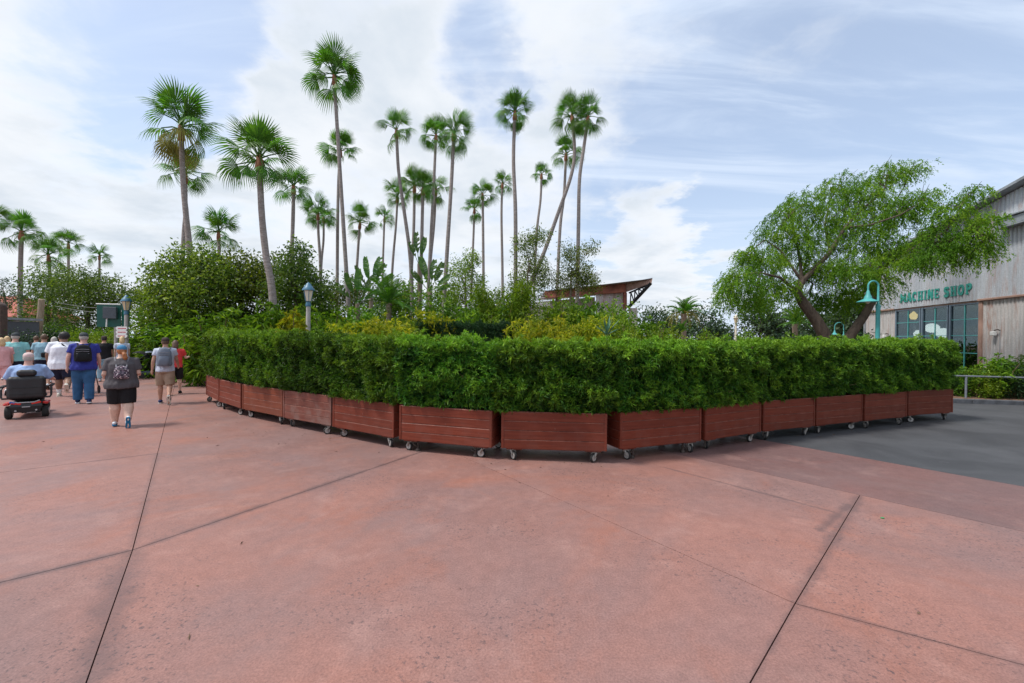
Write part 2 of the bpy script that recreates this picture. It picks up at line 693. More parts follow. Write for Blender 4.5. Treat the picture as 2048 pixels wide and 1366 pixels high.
asphalt('asphalt')
plain('joint', (.020, .016, .015), .95, var=.3)
plain('kerb', (.085, .092, .105), .75, var=.35, vscale=5, bump=.3)


def paint_wood(key, c0, c1, worn):
    """stained planks: grain runs along the board, each board a little different, greyed patches"""
    m, nt = new_mat(key)
    t = nd(nt, 'TexCoord')
    oi = nd(nt, 'ObjectInfo')
    mp_ = nd(nt, 'Mapping')
    mp_.inputs['Scale'].default_value = (1.2, 14, 22)
    lk(nt, t.outputs['Object'], mp_.inputs[0])
    off = nd(nt, 'CombineXYZ')
    lk(nt, math_n(nt, 'MULTIPLY', oi.outputs['Random'], 37.0), off.inputs[0])
    lk(nt, off.outputs[0], mp_.inputs['Location'])
    g = maprange(nt, noise_n(nt, mp_.outputs[0], 1.6, 6, 0.65, .4), 0.28, 0.72)
    col = mix_c(nt, g, c0, c1)
    if worn > 0:
        ww = maprange(nt, noise_n(nt, t.outputs['Object'], 2.2, 6, 0.7), 0.42, 0.72, 0, worn)
        col = mix_c(nt, ww, col, (.22, .15, .13))
    spot = maprange(nt, noise_n(nt, t.outputs['Object'], 21, 4, 0.7), 0.66, 0.74, 0, .5)
    col = mix_c(nt, spot, col, (.30, .20, .17))
    hs = nd(nt, 'HueSaturation')
    lk(nt, math_n(nt, 'ADD', 0.88, math_n(nt, 'MULTIPLY', oi.outputs['Random'], 0.24)), hs.inputs['Value'])
    lk(nt, col, hs.inputs['Color'])
    p = nd(nt, 'BsdfPrincipled')
    lk(nt, hs.outputs[0], p.inputs['Base Color'])
    p.inputs['Roughness'].default_value = .55
    p.inputs['Specular IOR Level'].default_value = .25
    b = nd(nt, 'Bump', i_Strength=0.25, i_Distance=0.004)
    lk(nt, g, b.inputs['Height'])
    lk(nt, b.outputs[0], p.inputs['Normal'])
    out = nd(nt, 'OutputMaterial')
    lk(nt, p.outputs[0], out.inputs[0])
    M[key] = m


paint_wood('plank', (.130, .025, .0125), (.185, .038, .019), .12)
paint_wood('plank_orange', (.150, .036, .017), (.205, .052, .025), .15)
paint_wood('plank_worn', (.14, .042, .030), (.20, .066, .046), .75)
plain('plank_edge_highlight', (.215, .070, .045), .6, var=.45, vscale=9)  # worn chamfer colour, paler to paint in the highlight along each joint
plain('caster_metal', (.30, .28, .25), .45, .6, var=.4, vscale=30)
plain('caster_wheel', (.40, .38, .35), .5, .1, var=.35, vscale=40)
plain('rubber', (.022, .021, .020), .8, var=.2)
plain('lock_metal', (.075, .055, .045), .6, .4, var=.4, vscale=30)


def corrugated(key, c0, c1, rust_amt):
    m, nt = new_mat(key)
    t = nd(nt, 'TexCoord')
    oi = nd(nt, 'ObjectInfo')
    mp_ = nd(nt, 'Mapping')
    mp_.inputs['Scale'].default_value = (2.2, 2.2, 0.35)
    lk(nt, t.outputs['Object'], mp_.inputs[0])
    a = maprange(nt, noise_n(nt, mp_.outputs[0], 1.0, 6, 0.65, .3), 0.3, 0.7)
    col = mix_c(nt, a, c0, c1)
    r = maprange(nt, noise_n(nt, mp_.outputs[0], 1.9, 7, 0.7, .5), 0.46, 0.70, 0, rust_amt)
    r = math_n(nt, 'MULTIPLY', r, math_n(nt, 'ADD', 0.45, oi.outputs['Random']), clamp=True)
    col = mix_c(nt, r, col, (.33, .17, .12))
    f = maprange(nt, noise_n(nt, t.outputs['Object'], 24, 5, 0.7), 0.3, 0.7, .82, 1.1)
    col = mix_c(nt, 1.0, col, _gray(nt, f), 'MULTIPLY')
    p = nd(nt, 'BsdfPrincipled')
    lk(nt, col, p.inputs['Base Color'])
    p.inputs['Roughness'].default_value = .55
    p.inputs['Metallic'].default_value = .08
    out = nd(nt, 'OutputMaterial')
    lk(nt, p.outputs[0], out.inputs[0])
    M[key] = m


corrugated('sheet', (.40, .43, .47), (.50, .53, .57), .40)
corrugated('sheet_rusty', (.42, .40, .39), (.55, .53, .52), .75)
corrugated('sheet_white', (.50, .44, .42), (.66, .60, .58), .75)
plain('rust_beam', (.30, .095, .055), .7, var=.45, vscale=1.5, bump=.2)
plain('rust_pale', (.36, .22, .17), .7, var=.3, vscale=2)
plain('trim_grey', (.30, .33, .36), .5, .3, var=.25, vscale=4)
plain('teal', (.075, .36, .35), .4, 0, var=.12)
plain('teal_letter', (.012, .27, .22), .5, var=.15)
plain('frame_blue', (.16, .22, .28), .45, .2, var=.15)
plain('interior', (.016, .018, .017), .9)
plain('black_steel', (.015, .016, .02), .5, .3)
plain('white_globe', (.78, .78, .76), .35)
plain('white_paint', (.72, .72, .70), .5, var=.06)
plain('red_ink', (.52, .10, .12), .6)
plain('post_grey', (.38, .36, .34), .7, var=.15, vscale=6)
plain('post_blue', (.055, .16, .25), .45)
plain('lamp_amber', (.62, .50, .30), .4)
plain('lamp_cream', (.66, .60, .48), .5)
plain('sign_green', (.004, .095, .070), .45, var=.2, vscale=3)
plain('slate_panel', (.07, .085, .10), .6, var=.1)
plain('rail', (.20, .225, .26), .45, .3, var=.15)
plain('roof_tile', (.36, .085, .055), .75, var=.3, vscale=3)
plain('stucco', (.42, .36, .30), .9, var=.15)
plain('brown_panel', (.085, .055, .045), .7, var=.2)
plain('green_plastic', (.01, .30, .10), .5)
plain('wire', (.25, .25, .25), .6)
m_, nt_ = new_mat('glass')
fr_ = nd(nt_, 'Fresnel', i_IOR=1.42)
tr_ = nd(nt_, 'BsdfTransparent')
tr_.inputs[0].default_value = (.60, .66, .66, 1)
gl_ = nd(nt_, 'BsdfGlossy')
gl_.inputs['Roughness'].default_value = .015
gl_.inputs[0].default_value = (.9, .95, .95, 1)
mx_ = nd(nt_, 'MixShader')
lk(nt_, math_n(nt_, 'MULTIPLY', fr_.outputs[0], .35, clamp=True), mx_.inputs[0])
lk(nt_, tr_.outputs[0], mx_.inputs[1])
lk(nt_, gl_.outputs[0], mx_.inputs[2])
ou_ = nd(nt_, 'OutputMaterial')
lk(nt_, mx_.outputs[0], ou_.inputs[0])
M['glass'] = m_


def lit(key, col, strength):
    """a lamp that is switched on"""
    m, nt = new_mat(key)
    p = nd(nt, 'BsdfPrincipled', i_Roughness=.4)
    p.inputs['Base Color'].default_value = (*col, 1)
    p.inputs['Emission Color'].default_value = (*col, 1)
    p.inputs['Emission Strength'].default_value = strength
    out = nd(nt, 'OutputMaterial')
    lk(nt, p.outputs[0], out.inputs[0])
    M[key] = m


lit('globe_reflection_glow', (.95, .95, .92), 1.3)
lit('lantern_reflection_glow', (.95, .62, .22), 1.5)

# ------------------------------------------------------------------ ground, pavement, asphalt
def ext(a, b, y=None, x=None):
    """carry the ground line a->b on to a given y (or x)"""
    d = b - a
    t = (y - a.y) / d.y if y is not None else (x - a.x) / d.x
    return a + d * t


I1, I2, I3, I4, I7 = gnd(265, 1100), gnd(1590, 1207), gnd(1720, 990), gnd(877, 892), gnd(315, 907)
def cross(a, b, c, d):
    """where the ground lines a-b and c-d meet"""
    r, q = b - a, d - c
    t = ((c.x - a.x) * q.y - (c.y - a.y) * q.x) / (r.x * q.y - r.y * q.x)
    return a + r * t


X1 = cross(I1, gnd(172, 1366), I2, gnd(1500, 1366))
X2 = cross(I2, gnd(2048, 1330), I3, gnd(2048, 1063))
L1f = ext(I1, gnd(338, 815), y=34)
L2l = ext(I1, gnd(0, 1165), x=-16)
L5r = ext(I3, gnd(2048, 1063), x=14)
L5l = ext(I3, gnd(1340, 905), y=9.0)
L6r = ext(gnd(1525, 880), gnd(2048, 973), x=16)
L6l = ext(gnd(1525, 880), gnd(2048, 973), y=11.0)
L7l = ext(I7, gnd(0, 945), x=-20)


def flat_mesh(name, pts, z, mat, thick=0.0):
    mb = MB()
    n = len(pts)
    if thick:
        mb.add([(p[0], p[1], z) for p in pts] + [(p[0], p[1], z - thick) for p in pts],
               [tuple(range(n)), tuple(range(2 * n - 1, n - 1, -1))] + [(i, i + n, (i + 1) % n + n, (i + 1) % n) for i in range(n)])
    else:
        mb.add([(p[0], p[1], z) for p in pts], [tuple(range(n))])
    return mb.mesh(name, mat)


def inset(pts, d):
    """pull a polygon's edges inwards by d"""
    P = [Vector((p[0], p[1])) for p in pts]
    n = len(P)
    area = sum(P[i].x * P[(i + 1) % n].y - P[(i + 1) % n].x * P[i].y for i in range(n))
    s = 1 if area > 0 else -1
    out = []
    for i in range(n):
        e0 = (P[i] - P[i - 1]).normalized()
        e1 = (P[(i + 1) % n] - P[i]).normalized()
        n0, n1 = Vector((-e0.y, e0.x)) * s, Vector((-e1.y, e1.x)) * s
        b = (n0 + n1)
        k = b.length_squared
        out.append(P[i] + (b * (2 * d / k) if k > 1e-6 else n0 * d))
    return out


ground = link('ground', flat_mesh('ground', [(-260, -60), (260, -60), (260, 420), (-260, 420)], -0.09, M['mulch']))
tag(ground, kind='structure')
pave = link('pavement', flat_mesh('pavement', [(-45, -14.2), (32, -14.2), (32, 6.4), (20, 9.5), (6, 18), (-8, 34.2), (-45, 34.2)], -0.03, M['joint'], 0.05))
tag(pave, kind='structure')
lines = [(X1, I1, .18, .50), (I1, I7, .07, .35), (L2l, I1, .10, .72), (I1, I4, .09, .6), (I2, I3, .09, .5), (I2, X1, .05, .45),
         (gnd(1330, 935), gnd(1690, 1030), .05, .55), (gnd(1640, 1060), gnd(1700, 1010), .09, .6), (I3, L5r, .03, .35), (L7l, I7, .04, .4), (I2, X2, .04, .45)]
concrete('concrete', (.300, .146, .117), (.236, .140, .128), (.335, .126, .080), lines, 0.0)
concrete('concrete_mauve', (.205, .108, .098), (.185, .110, .105), (.225, .10, .085), [], 5.0)
slabs = [
    [I1, X1, I2, I4],
    [I1, L2l, Vector((-16, -14, 0)), Vector((X1.x, -14, 0)), X1],
    [I1, I7, L7l, L2l],
    [I7, L1f, Vector((-44, 34, 0)), Vector((-44, L7l.y, 0)), L7l],
    [I1, I4, Vector((1.0, 12.0, 0)), Vector((-3, 22, 0)), L1f, I7],
    [I4, I2, I3, L5l, Vector((2.2, 10.0, 0)), Vector((1.0, 12.0, 0))],
    [I2, X2, I3],
    [I2, X1, Vector((X1.x, -14, 0)), Vector((14, -14, 0)), L5r, X2],
    [L2l, L7l, Vector((-44, L7l.y, 0)), Vector((-44, -14, 0)), Vector((-16, -14, 0))],
]
for s in slabs:
    link('slab', flat_mesh('slab', inset(s, .0038), 0.0, M['concrete'], .03), pave)
link('slab', flat_mesh('slab', inset([L5l, I3, X2, L5r, Vector((14, -14, 0)), Vector((16, -14, 0)), L6r, L6l], .005), 0.0, M['concrete_mauve'], .03), pave)
asph = link('asphalt', flat_mesh('asphalt', inset([L6l, L6r, Vector((16, -14, 0)), Vector((40, -14, 0)), Vector((40, 13.2, 0)), Vector((16, 14.2, 0)), Vector((9, 18.5, 0)), Vector((5, 18, 0))], .004), 0.0, M['asphalt'], .05))
tag(asph, kind='structure')

# kerb of the bed by the shop, and the bed itself
KA, KB = gnd(1890, 805.5), gnd(2048, 811)
kd = (KB - KA).normalized()
kn = Vector((-kd.y, kd.x, 0))
k0, k1 = KA - kd * 7.0, KB + kd * 9.0
kerb = thing('kerb', None, None, k0)
tag(kerb, kind='structure')
nk = 14
seg = (k1 - k0).length / nk
rk = Matrix.Rotation(math.atan2(kd.y, kd.x), 3, 'Z')
for i in range(nk):
    c = kd * (seg * (i + .5)) + kn * .09 + Vector((0, 0, .055))
    part('kerb_stone', MB().box(c, (seg - .012, .18, .15), rk, .012), M['kerb'], kerb)
bed = link('planting_bed', flat_mesh('planting_bed', [k0 + kn * .17, k1 + kn * .17, k1 + kn * 16, k0 + kn * 30], .09, M['mulch'], .2))
tag(bed, kind='structure')

# a few fallen leaves near the planters and on the walk
gq = np.random.default_rng(12)
nl_ = 90
ang = gq.uniform(-2.6, -.4, nl_)
lx = np.concatenate([gq.uniform(-6, 8, 60), gq.uniform(-8, 6, 30)])
ly = np.concatenate([6.2 + np.abs(lx[:60] - .6) * .42 + gq.normal(-.1, .35, 60), gq.uniform(2.2, 9, 30)])
LC = np.stack([lx, ly, np.full(nl_, .006)], 1)
LD = np.stack([np.cos(gq.uniform(0, 6.28, nl_)), np.sin(gq.uniform(0, 6.28, nl_)), gq.uniform(0, .12, nl_)], 1)
V, F, _ = leaves(LC, LD, gq.uniform(.03, .07, nl_), gq.uniform(.008, .018, nl_), None, 0, gq, .05)
V[:, 2] = np.clip(V[:, 2], .004, .02)
tag(link('fallen_leaves', np_mesh('fallen_leaves', V, F, M['twig'])), 'few small brown fallen leaves scattered on the paving', 'leaves', kind='stuff')

# ------------------------------------------------------------------ wheeled planter boxes
BOX_D, Z0, Z1 = .78, .185, .745
NB = 4
bh = (Z1 - Z0) / NB


def caster_parts(root, x, y, spin, has_lock):
    """swivel caster: plate, fork, wheel (> tyre); floor lock beside some"""
    rot = Matrix.Rotation(spin, 3, 'Z')
    c = Vector((x, y, 0))
    off = rot @ Vector((.035, 0, 0))
    mb = MB()
    mb.box(c + Vector((0, 0, .163)), (.10, .08, .008), rot)
    mb.lathe([(.03, 0), (.03, .02)], 10, c + Vector((0, 0, .14)))
    for s in (-1, 1):
        a = c + rot @ Vector((0, s * .031, .145))
        b = c + off + rot @ Vector((0, s * .031, .07))
        mb.tube([a, (a + b) / 2 + rot @ Vector((.012, 0, 0)), b], [.024, .019, .013], 6)
    k = part('caster', mb, M['caster_metal'], root, True)
    axle = Matrix.Rotation(PI / 2, 3, 'X')
    w = part('wheel', MB().lathe([(.012, -.024), (.03, -.020), (.048, -.022), (.052, -.016), (.052, .016), (.048, .022), (.03, .020), (.012, .024)], 16,
                                 c + off + Vector((0, 0, .068)), rot @ axle), M['caster_wheel'], k, True)
    part('tyre', MB().lathe([(.050, -.019), (.062, -.019), (.068, -.010), (.068, .010), (.062, .019), (.050, .019)], 18,
                            c + off + Vector((0, 0, .068)), rot @ axle), M['rubber'], k, True)
    if has_lock:
        q = c + Vector((.13 if x < 0 else -.13, .01, 0))
        mb = MB()
        mb.tube([q + Vector((0, 0, .165)), q + Vector((0, 0, .045))], .019, 8)
        mb.lathe([(.045, .002), (.045, .02), (.03, .045)], 10, q)
        mb.box(q + Vector((-.03, -.03, .10)), (.07, .03, .012), Matrix.Rotation(.5, 3, 'Y'))
        part('floor_lock', mb, M['lock_metal'], root, True)


def planter(label, p, q, mat, spins, lock, group='wheeled planter boxes in the curved row'):
    p, q = Vector((*p, 0)), Vector((*q, 0))
    L = (q - p).length
    a = math.atan2(q.y - p.y, q.x - p.x)
    nrm = Vector((-math.sin(a), math.cos(a), 0))
    c = (p + q) / 2 + nrm * BOX_D / 2
    root = thing('planter_box', label, 'planter', c, a, group)
    th = .026
    def plank(run, y_out, y_in, z, along_x, jig):
        """board with a worn chamfer along its top outer edge, its paler colour painting in the highlight at the joint"""
        e, t = .013, bh - .002
        sg = 1 if y_out > y_in else -1
        o, i_ = y_out + sg * jig, y_in
        prof = [(o, z - t / 2), (o, z + t / 2 - e), (o - sg * e, z + t / 2), (i_, z + t / 2), (i_, z - t / 2)]
        x0, x1 = run
        vs = [(x0, y, zz) if along_x else (y, x0, zz) for y, zz in prof] + [(x1, y, zz) if along_x else (y, x1, zz) for y, zz in prof]
        mb = MB().add(vs, [(0, 1, 2, 3, 4), (9, 8, 7, 6, 5)] + [(i, (i + 1) % 5, (i + 1) % 5 + 5, i + 5) for i in range(5)])
        me = mb.mesh('board', mat)
        me.materials.append(M['plank_edge_highlight'])
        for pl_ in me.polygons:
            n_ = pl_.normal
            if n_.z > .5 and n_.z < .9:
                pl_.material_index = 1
        return me

    for k in range(NB):
        z = Z0 + bh * (k + .5)
        jig = random.uniform(-.001, .002)
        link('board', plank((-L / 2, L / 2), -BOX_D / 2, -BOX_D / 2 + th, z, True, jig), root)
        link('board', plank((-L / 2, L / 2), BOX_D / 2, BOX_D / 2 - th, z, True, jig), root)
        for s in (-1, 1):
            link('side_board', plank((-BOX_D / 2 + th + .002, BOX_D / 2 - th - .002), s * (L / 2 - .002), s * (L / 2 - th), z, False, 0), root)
    liner = MB()
    liner.box((0, 0, (Z0 + Z1) / 2 - .035), (L - 2 * th - .01, BOX_D - 2 * th - .01, Z1 - Z0 - .08))
    part('soil', liner, M['soil'], root)
    for s in (-1, 1):
        part('corner_trim', MB().box((s * (L / 2 - .022), -BOX_D / 2 - .004, (Z0 + Z1) / 2), (.034, .007, Z1 - Z0 - .002)), mat, root)
    for y in (-BOX_D / 2 + .07, BOX_D / 2 - .07):
        part('skid', MB().box((0, y, .176), (L - .22, .06, .018)), mat, root)
        for s in (-1, 1):
            part('block', MB().box((s * (L / 2 - .20), y - .005, .174), (.24, .09, .022)), mat, root)
    for i, (sx, sy) in enumerate(((-1, -1), (1, -1), (-1, 1), (1, 1))):
        caster_parts(root, sx * (L / 2 - .17), sy * (BOX_D / 2 - .08), spins[i], lock and sy < 0)
    return root, c, a, L


ROW = [
    ((-8.59, 11.99), (-7.47, 10.87), 'plank', 0, 'maroon wheeled planter at the far left end of the row, beside the walkway'),
    ((-7.41, 10.79), (-6.20, 9.77), 'plank', 0, 'maroon wheeled planter second from the left end of the row'),
    ((-6.13, 9.71), (-4.73, 8.82), 'plank_orange', 0, 'rusty orange planter with a bare notch at its top left corner'),
    ((-4.68, 8.74), (-3.36, 7.96), 'plank_worn', 0, 'faded greyish brown weathered planter, left of centre in the row'),
    ((-3.31, 7.90), (-1.94, 7.06), 'plank', 0, 'red planter right beside the faded weathered one'),
    ((-1.83, 6.96), (-0.29, 6.48), 'plank', 1, 'red planter on white wheels with floor locks, turned slightly left'),
    ((-0.15, 6.47), (1.43, 6.34), 'plank', 0, 'red planter nearest the camera, seen square on'),
    ((1.65, 6.47), (3.15, 7.06), 'plank', 1, 'red planter turned right with its left side showing'),
    ((3.23, 7.11), (4.59, 7.83), 'plank', 0, 'dark red planter where the red paving meets the asphalt'),
    ((4.66, 7.89), (6.00, 8.42), 'plank', 0, 'dark red planter, fourth from the right end of the row'),
    ((6.05, 8.46), (7.43, 9.02), 'plank', 0, 'dark red planter standing on asphalt, third from the right end'),
    ((7.50, 9.05), (8.93, 9.62), 'plank', 0, 'dark red planter, second from the right end of the row'),
    ((9.10, 9.78), (10.63, 10.26), 'plank', 0, 'dark red planter at the right end of the row, near the kerb'),
]
HEDGE_LABELS = ['at the far left end of the row', 'second from the left end', 'above the rusty orange planter', 'darker bluish, above the faded weathered planter',
                'right of the darker bluish one', 'above the planter with white wheels and floor locks', 'nearest the camera, above the square-on planter',
                'above the planter whose left side shows', 'above the planter where red paving meets asphalt', 'fourth from the right end',
                'third from the right end', 'second from the right end', 'at the right end beside the shop window']


def hedge_mesh(seed, L, n_cl, dull):
    """clipped podocarpus: whorls of strap leaves over the faces of a block, older leaves inside"""
    g = np.random.default_rng(seed)
    HX, HY, ZA, ZB = L / 2 + .05, .44, .735, 1.74
    face = g.choice(5, n_cl, p=[.33, .25, .12, .12, .18])
    u, v = g.uniform(-1, 1, n_cl), g.uniform(0, 1, n_cl)
    C = np.zeros((n_cl, 3))
    O = np.zeros((n_cl, 3))
    z = ZA + (ZB - ZA) * v
    for k, (ax, sg) in enumerate(((1, -1), (1, 1), (0, -1), (0, 1))):
        s = face == k
        C[s, ax] = sg * (HY if ax == 1 else HX)
        C[s, 1 - ax] = u[s] * (HX if ax == 1 else HY)
        C[s, 2] = z[s]
        O[s, ax] = sg
    s = face == 4
    C[s, 0], C[s, 1], C[s, 2] = u[s] * HX, (v[s] * 2 - 1) * HY, ZB
    O[s, 2] = 1
    # bulges and hollows of the single shrubs
    ph = g.uniform(0, 6, 8)
    lump = (.035 * np.sin(C[:, 0] * 7.5 + ph[0]) * np.sin(C[:, 2] * 5.1 + ph[1]) + .035 * np.sin(C[:, 0] * 13 + ph[2] + C[:, 2] * 4)
            + .035 * np.sin(C[:, 2] * 15 + ph[3] + C[:, 0] * 6) + .04 * np.sin(C[:, 1] * 14 + ph[4] + C[:, 2] * 9))
    bot = np.clip((C[:, 2] - ZA) / .12, 0, 1)
    depth = np.abs(g.normal(0, .095, n_cl))
    C += O * (lump - depth + .02 - .05 * (1 - bot))[:, None]
    stray = (face == 4) & (g.uniform(size=n_cl) < .09)
    C[stray, 2] += g.uniform(.02, .11, stray.sum())
    # fresh tips: at the top and on the outermost twigs
    fresh = np.clip(g.normal(.06, .17, n_cl) + .42 * np.clip((C[:, 2] - 1.52) / .26, 0, 1) + .16 * (depth < .035) + 2.0 * lump, 0, .95) * dull
    nl = 14
    Cn = np.repeat(C, nl, 0) + g.normal(0, .012, (n_cl * nl, 3))
    On = np.repeat(O, nl, 0)
    D = On * .40 + g.normal(0, .66, (n_cl * nl, 3)) + np.array([0, 0, .22])
    fr = np.clip(np.repeat(fresh, nl) + g.normal(0, .10, n_cl * nl), 0, 1)
    parts = [leaves(Cn - unit(D) * .01, D, g.uniform(.05, .095, n_cl * nl), g.uniform(.010, .016, n_cl * nl), fr, .1, g)]
    # old leaves filling the inside
    ni = 5200
    Ci = np.stack([g.uniform(-HX + .08, HX - .08, ni), g.uniform(-HY + .1, HY - .1, ni), g.uniform(ZA, ZB - .08, ni)], 1)
    parts.append(leaves(Ci, g.normal(size=(ni, 3)), g.uniform(.09, .13, ni), g.uniform(.024, .034, ni), np.zeros(ni), 0, g))
    return merge(parts)


def stems_mesh(seed, L):
    g = random.Random(seed)
    mb = MB()
    for i in range(7):
        x = -L / 2 + L * (i + .5) / 7 + g.uniform(-.06, .06)
        y = g.uniform(-.22, .1)
        p = Vector((x, y, .70))
        pts = [p.copy()]
        for k in range(5):
            p = p + Vector((g.uniform(-.06, .06), g.uniform(-.05, .02), .22))
            pts.append(p.copy())
        mb.tube(pts, [.016, .015, .013, .011, .008, .005], 5)
        for k in range(1, 5):
            e = pts[k] + Vector((g.uniform(-.18, .18), g.uniform(-.3, -.1), g.uniform(.05, .2)))
            mb.tube([pts[k], (pts[k] + e) / 2 + Vector((0, 0, -.02)), e], [.008, .006, .004], 4)
    return mb.mesh('stem', M['twig'])


hedge_me, stem_me = [], []
for i in range(4):
    V, F, A = hedge_mesh(20 + i, 1.5, 3500, 1.0)
    hedge_me.append(np_mesh('foliage', V, F, M['podo'], A))
    stem_me.append(stems_mesh(i, 1.4))
V, F, A = hedge_mesh(31, 1.5, 3200, .35)
hedge_me.append(np_mesh('foliage', V, F, M['podo'], A))
order = [0, 1, 2, 4, 3, 0, 1, 2, 3, 1, 0, 2, 3]
for i, (p, q, mt, lock, label) in enumerate(ROW):
    spins = [random.uniform(-PI, PI) for _ in range(4)]
    if i == 5:
        spins = [PI - .25, PI + .1, 0, 0]
    if i == 6:
        spins = [-.9, -2.3, .3, 2]
    if i == 7:
        spins = [-PI / 2 + .2, -PI / 2 - .3, 1, 2]
    root, c, a, L = planter(label, p, q, M[mt], spins, lock)
    k = order[i]
    flip = PI if i in (5, 7, 9, 10) else 0
    h = thing('podocarpus_hedge', 'clipped green hedge ' + HEDGE_LABELS[i], 'hedge', c, a, 'clipped hedges in the planter row')
    sx = L / 1.55
    fo = link('foliage', hedge_me[k], h, rot=(0, 0, flip), scale=(sx, 1, (1.07, 1.07, 1.06, 1.05, 1.03, 1.01, 1.0, 1.0, 1.01, 1.02, 1.03, 1.04, 1.05)[i] + random.uniform(-.008, .008)))
    fo['kind'] = 'stuff'
    if i == 2:                                     # the notch: foliage starts a little right of the box's left corner
        fo.location.x = .10
        fo.scale.x = sx * .90
    link('stem', stem_me[k % 4], h, scale=(sx, 1, 1))

# ------------------------------------------------------------------ fan palms
def fan_frond(seed, droop):
    """one fan leaf of unit length: petiole, pleated fan bent down from it, split drooping tips"""
    g = random.Random(seed)
    mb = MB()
    pl = .43
    sag = g.uniform(.02, .05)
    mb.tube([(0, 0, 0), (pl * .5, 0, .02), (pl + .06, 0, -sag)], [.022, .015, .011], 5)
    n = 26
    base = Vector((pl, 0, -sag))
    span = R(g.uniform(80, 98))
    bend = R(4 + 46 * droop)
    for i in range(n):
        f = (i + .5) / n * 2 - 1
        a = f * span
        ln = .56 * (1 - .40 * abs(f) ** 1.5) * g.uniform(.90, 1.06)
        d = Vector((math.cos(a), math.sin(a), 0))
        s = Vector((-math.sin(a), math.cos(a), 0))
        wm = ln * .50 * math.tan(span / n) * 1.04
        fold = .014 if i % 2 else -.014
        cup = -.16 * abs(f) ** 1.5

        def B(r, z, side=0.0):
            """fan point: bent down along its length about the petiole's end"""
            p = d * r + s * side
            x = p.x
            bb = bend * min(1, r / ln)
            return base + Vector((x * math.cos(bb), p.y, -abs(x) * math.sin(bb) * .9 + z))
        m1 = B(ln * .48, cup * .5 + fold)
        m2 = B(ln * .76, cup * .85 - .02 - droop * .07)
        tip = B(ln * g.uniform(.93, 1.0), cup - .05 - droop * g.uniform(.14, .30), g.uniform(-.02, .02))
        mb.add([base, m1 - s * wm, m1 + s * wm, m2 - s * wm * .55, m2 + s * wm * .55, tip],
               [(0, 1, 2), (1, 3, 4, 2), (3, 5, 4)])
    return mb


def flat_shade_mesh(mb, name, mat):
    me = bpy.data.meshes.new(name)
    me.from_pydata([tuple(p) for p in mb.v], [], mb.f)
    me.materials.append(mat)
    me.update()
    return me


FR = [flat_shade_mesh(fan_frond(i, d), 'frond', M['palm']) for i, d in enumerate((.05, .18, .45, .7, .95))]
FRY = flat_shade_mesh(fan_frond(9, 1.1), 'frond', M['palm_yellow'])


def fan_palm(label, crown, via, base, D, Rpx, w=None, n=22, seed=0, yellow=0, low=-42, group='fan palms behind the hedge', lean=0, drop=True):
    """crown: pixel where the leaves spring; via/base: pixels down the trunk; D: distance ahead; Rpx: crown radius in pixels"""
    g = random.Random(seed + 100)
    pts = [at(*crown, D)] + [at(*v, D) for v in via] + [at(*base, D)]
    last = pts[-1].copy()
    d = (pts[-1] - pts[-2]).normalized()
    if last.z > .05:
        dd = Vector((d.x * .35, 0, -1))
        pts.append(Vector((last.x + dd.x * last.z, last.y, -0.05)))
    root_loc = Vector((pts[-1].x, pts[-1].y, 0))
    root = thing('fan_palm', label, 'palm tree', root_loc, 0, group)
    # smooth the trunk line
    P = [p - root_loc for p in pts]
    sm = []
    k = len(P)
    for i in range(k - 1):
        p0, p1, p2, p3 = P[max(i - 1, 0)], P[i], P[i + 1], P[min(i + 2, k - 1)]
        for t in np.linspace(0, 1, 6, endpoint=False):
            t = float(t)
            sm.append(0.5 * ((2 * p1) + (p2 - p0) * t + (2 * p0 - 5 * p1 + 4 * p2 - p3) * t * t + (3 * p1 - p0 - 3 * p2 + p3) * t ** 3))
    sm.append(P[-1])
    w = w or 8.0
    r0 = w * .86 / 2 / FPX * D
    m = len(sm)
    rad = [r0 * (.78 + .34 * (i / (m - 1)) ** 1.5) * (1 + .02 * g.uniform(-1, 1)) for i in range(m)]
    rad[-1] *= 1.25
    part('trunk', MB().tube(sm, rad, 10), M['palm_trunk'], root, True)
    top = sm[0]
    rad_m = Rpx / FPX * D * 1.06
    down = (sm[1] - sm[0]).normalized()
    bl = rad_m * .32
    part('leaf_base', MB().tube([top - down * rad_m * .10, top + down * bl * .25, top + down * bl * .7, top + down * bl], [r0 * .55, r0 * 1.0, r0 * 1.12, r0 * .9], 9), M['palm_boot'], root, True)
    n = max(11, int(n * .92))
    for i in range(n):
        f = (i + .5) / n
        az = i * 2.39996 + g.uniform(-.35, .35)
        if f < .34:
            el = g.uniform(50, 86)
        elif f < .70:
            el = g.uniform(8, 48)
        else:
            el = g.uniform(low - 6, 6)
        me = FR[g.choice((0, 0, 1)) if el > 48 else (g.choice((1, 2, 2)) if el > 14 else g.choice((2, 3, 4)))]
        if yellow and f > .72 and g.random() < yellow:
            me = FRY
        sc = rad_m * g.uniform(.84, 1.16)
        M3 = Matrix.Rotation(az, 3, 'Z') @ Matrix.Rotation(R(-el), 3, 'Y') @ Matrix.Rotation(g.uniform(-.9, .9), 3, 'X')
        link('frond', me, root, top + Vector((0, 0, g.uniform(-.05, .1) * rad_m)), M3.to_euler(), sc)
    for i in range(3):
        M3 = Matrix.Rotation(i * 2.1 + g.uniform(-.5, .5), 3, 'Z') @ Matrix.Rotation(R(-g.uniform(55, 85)), 3, 'Y') @ Matrix.Rotation(g.uniform(-1.2, 1.2), 3, 'X')
        link('frond', FR[g.randrange(3)], root, top, M3.to_euler(), rad_m * g.uniform(.55, .75))
    return root


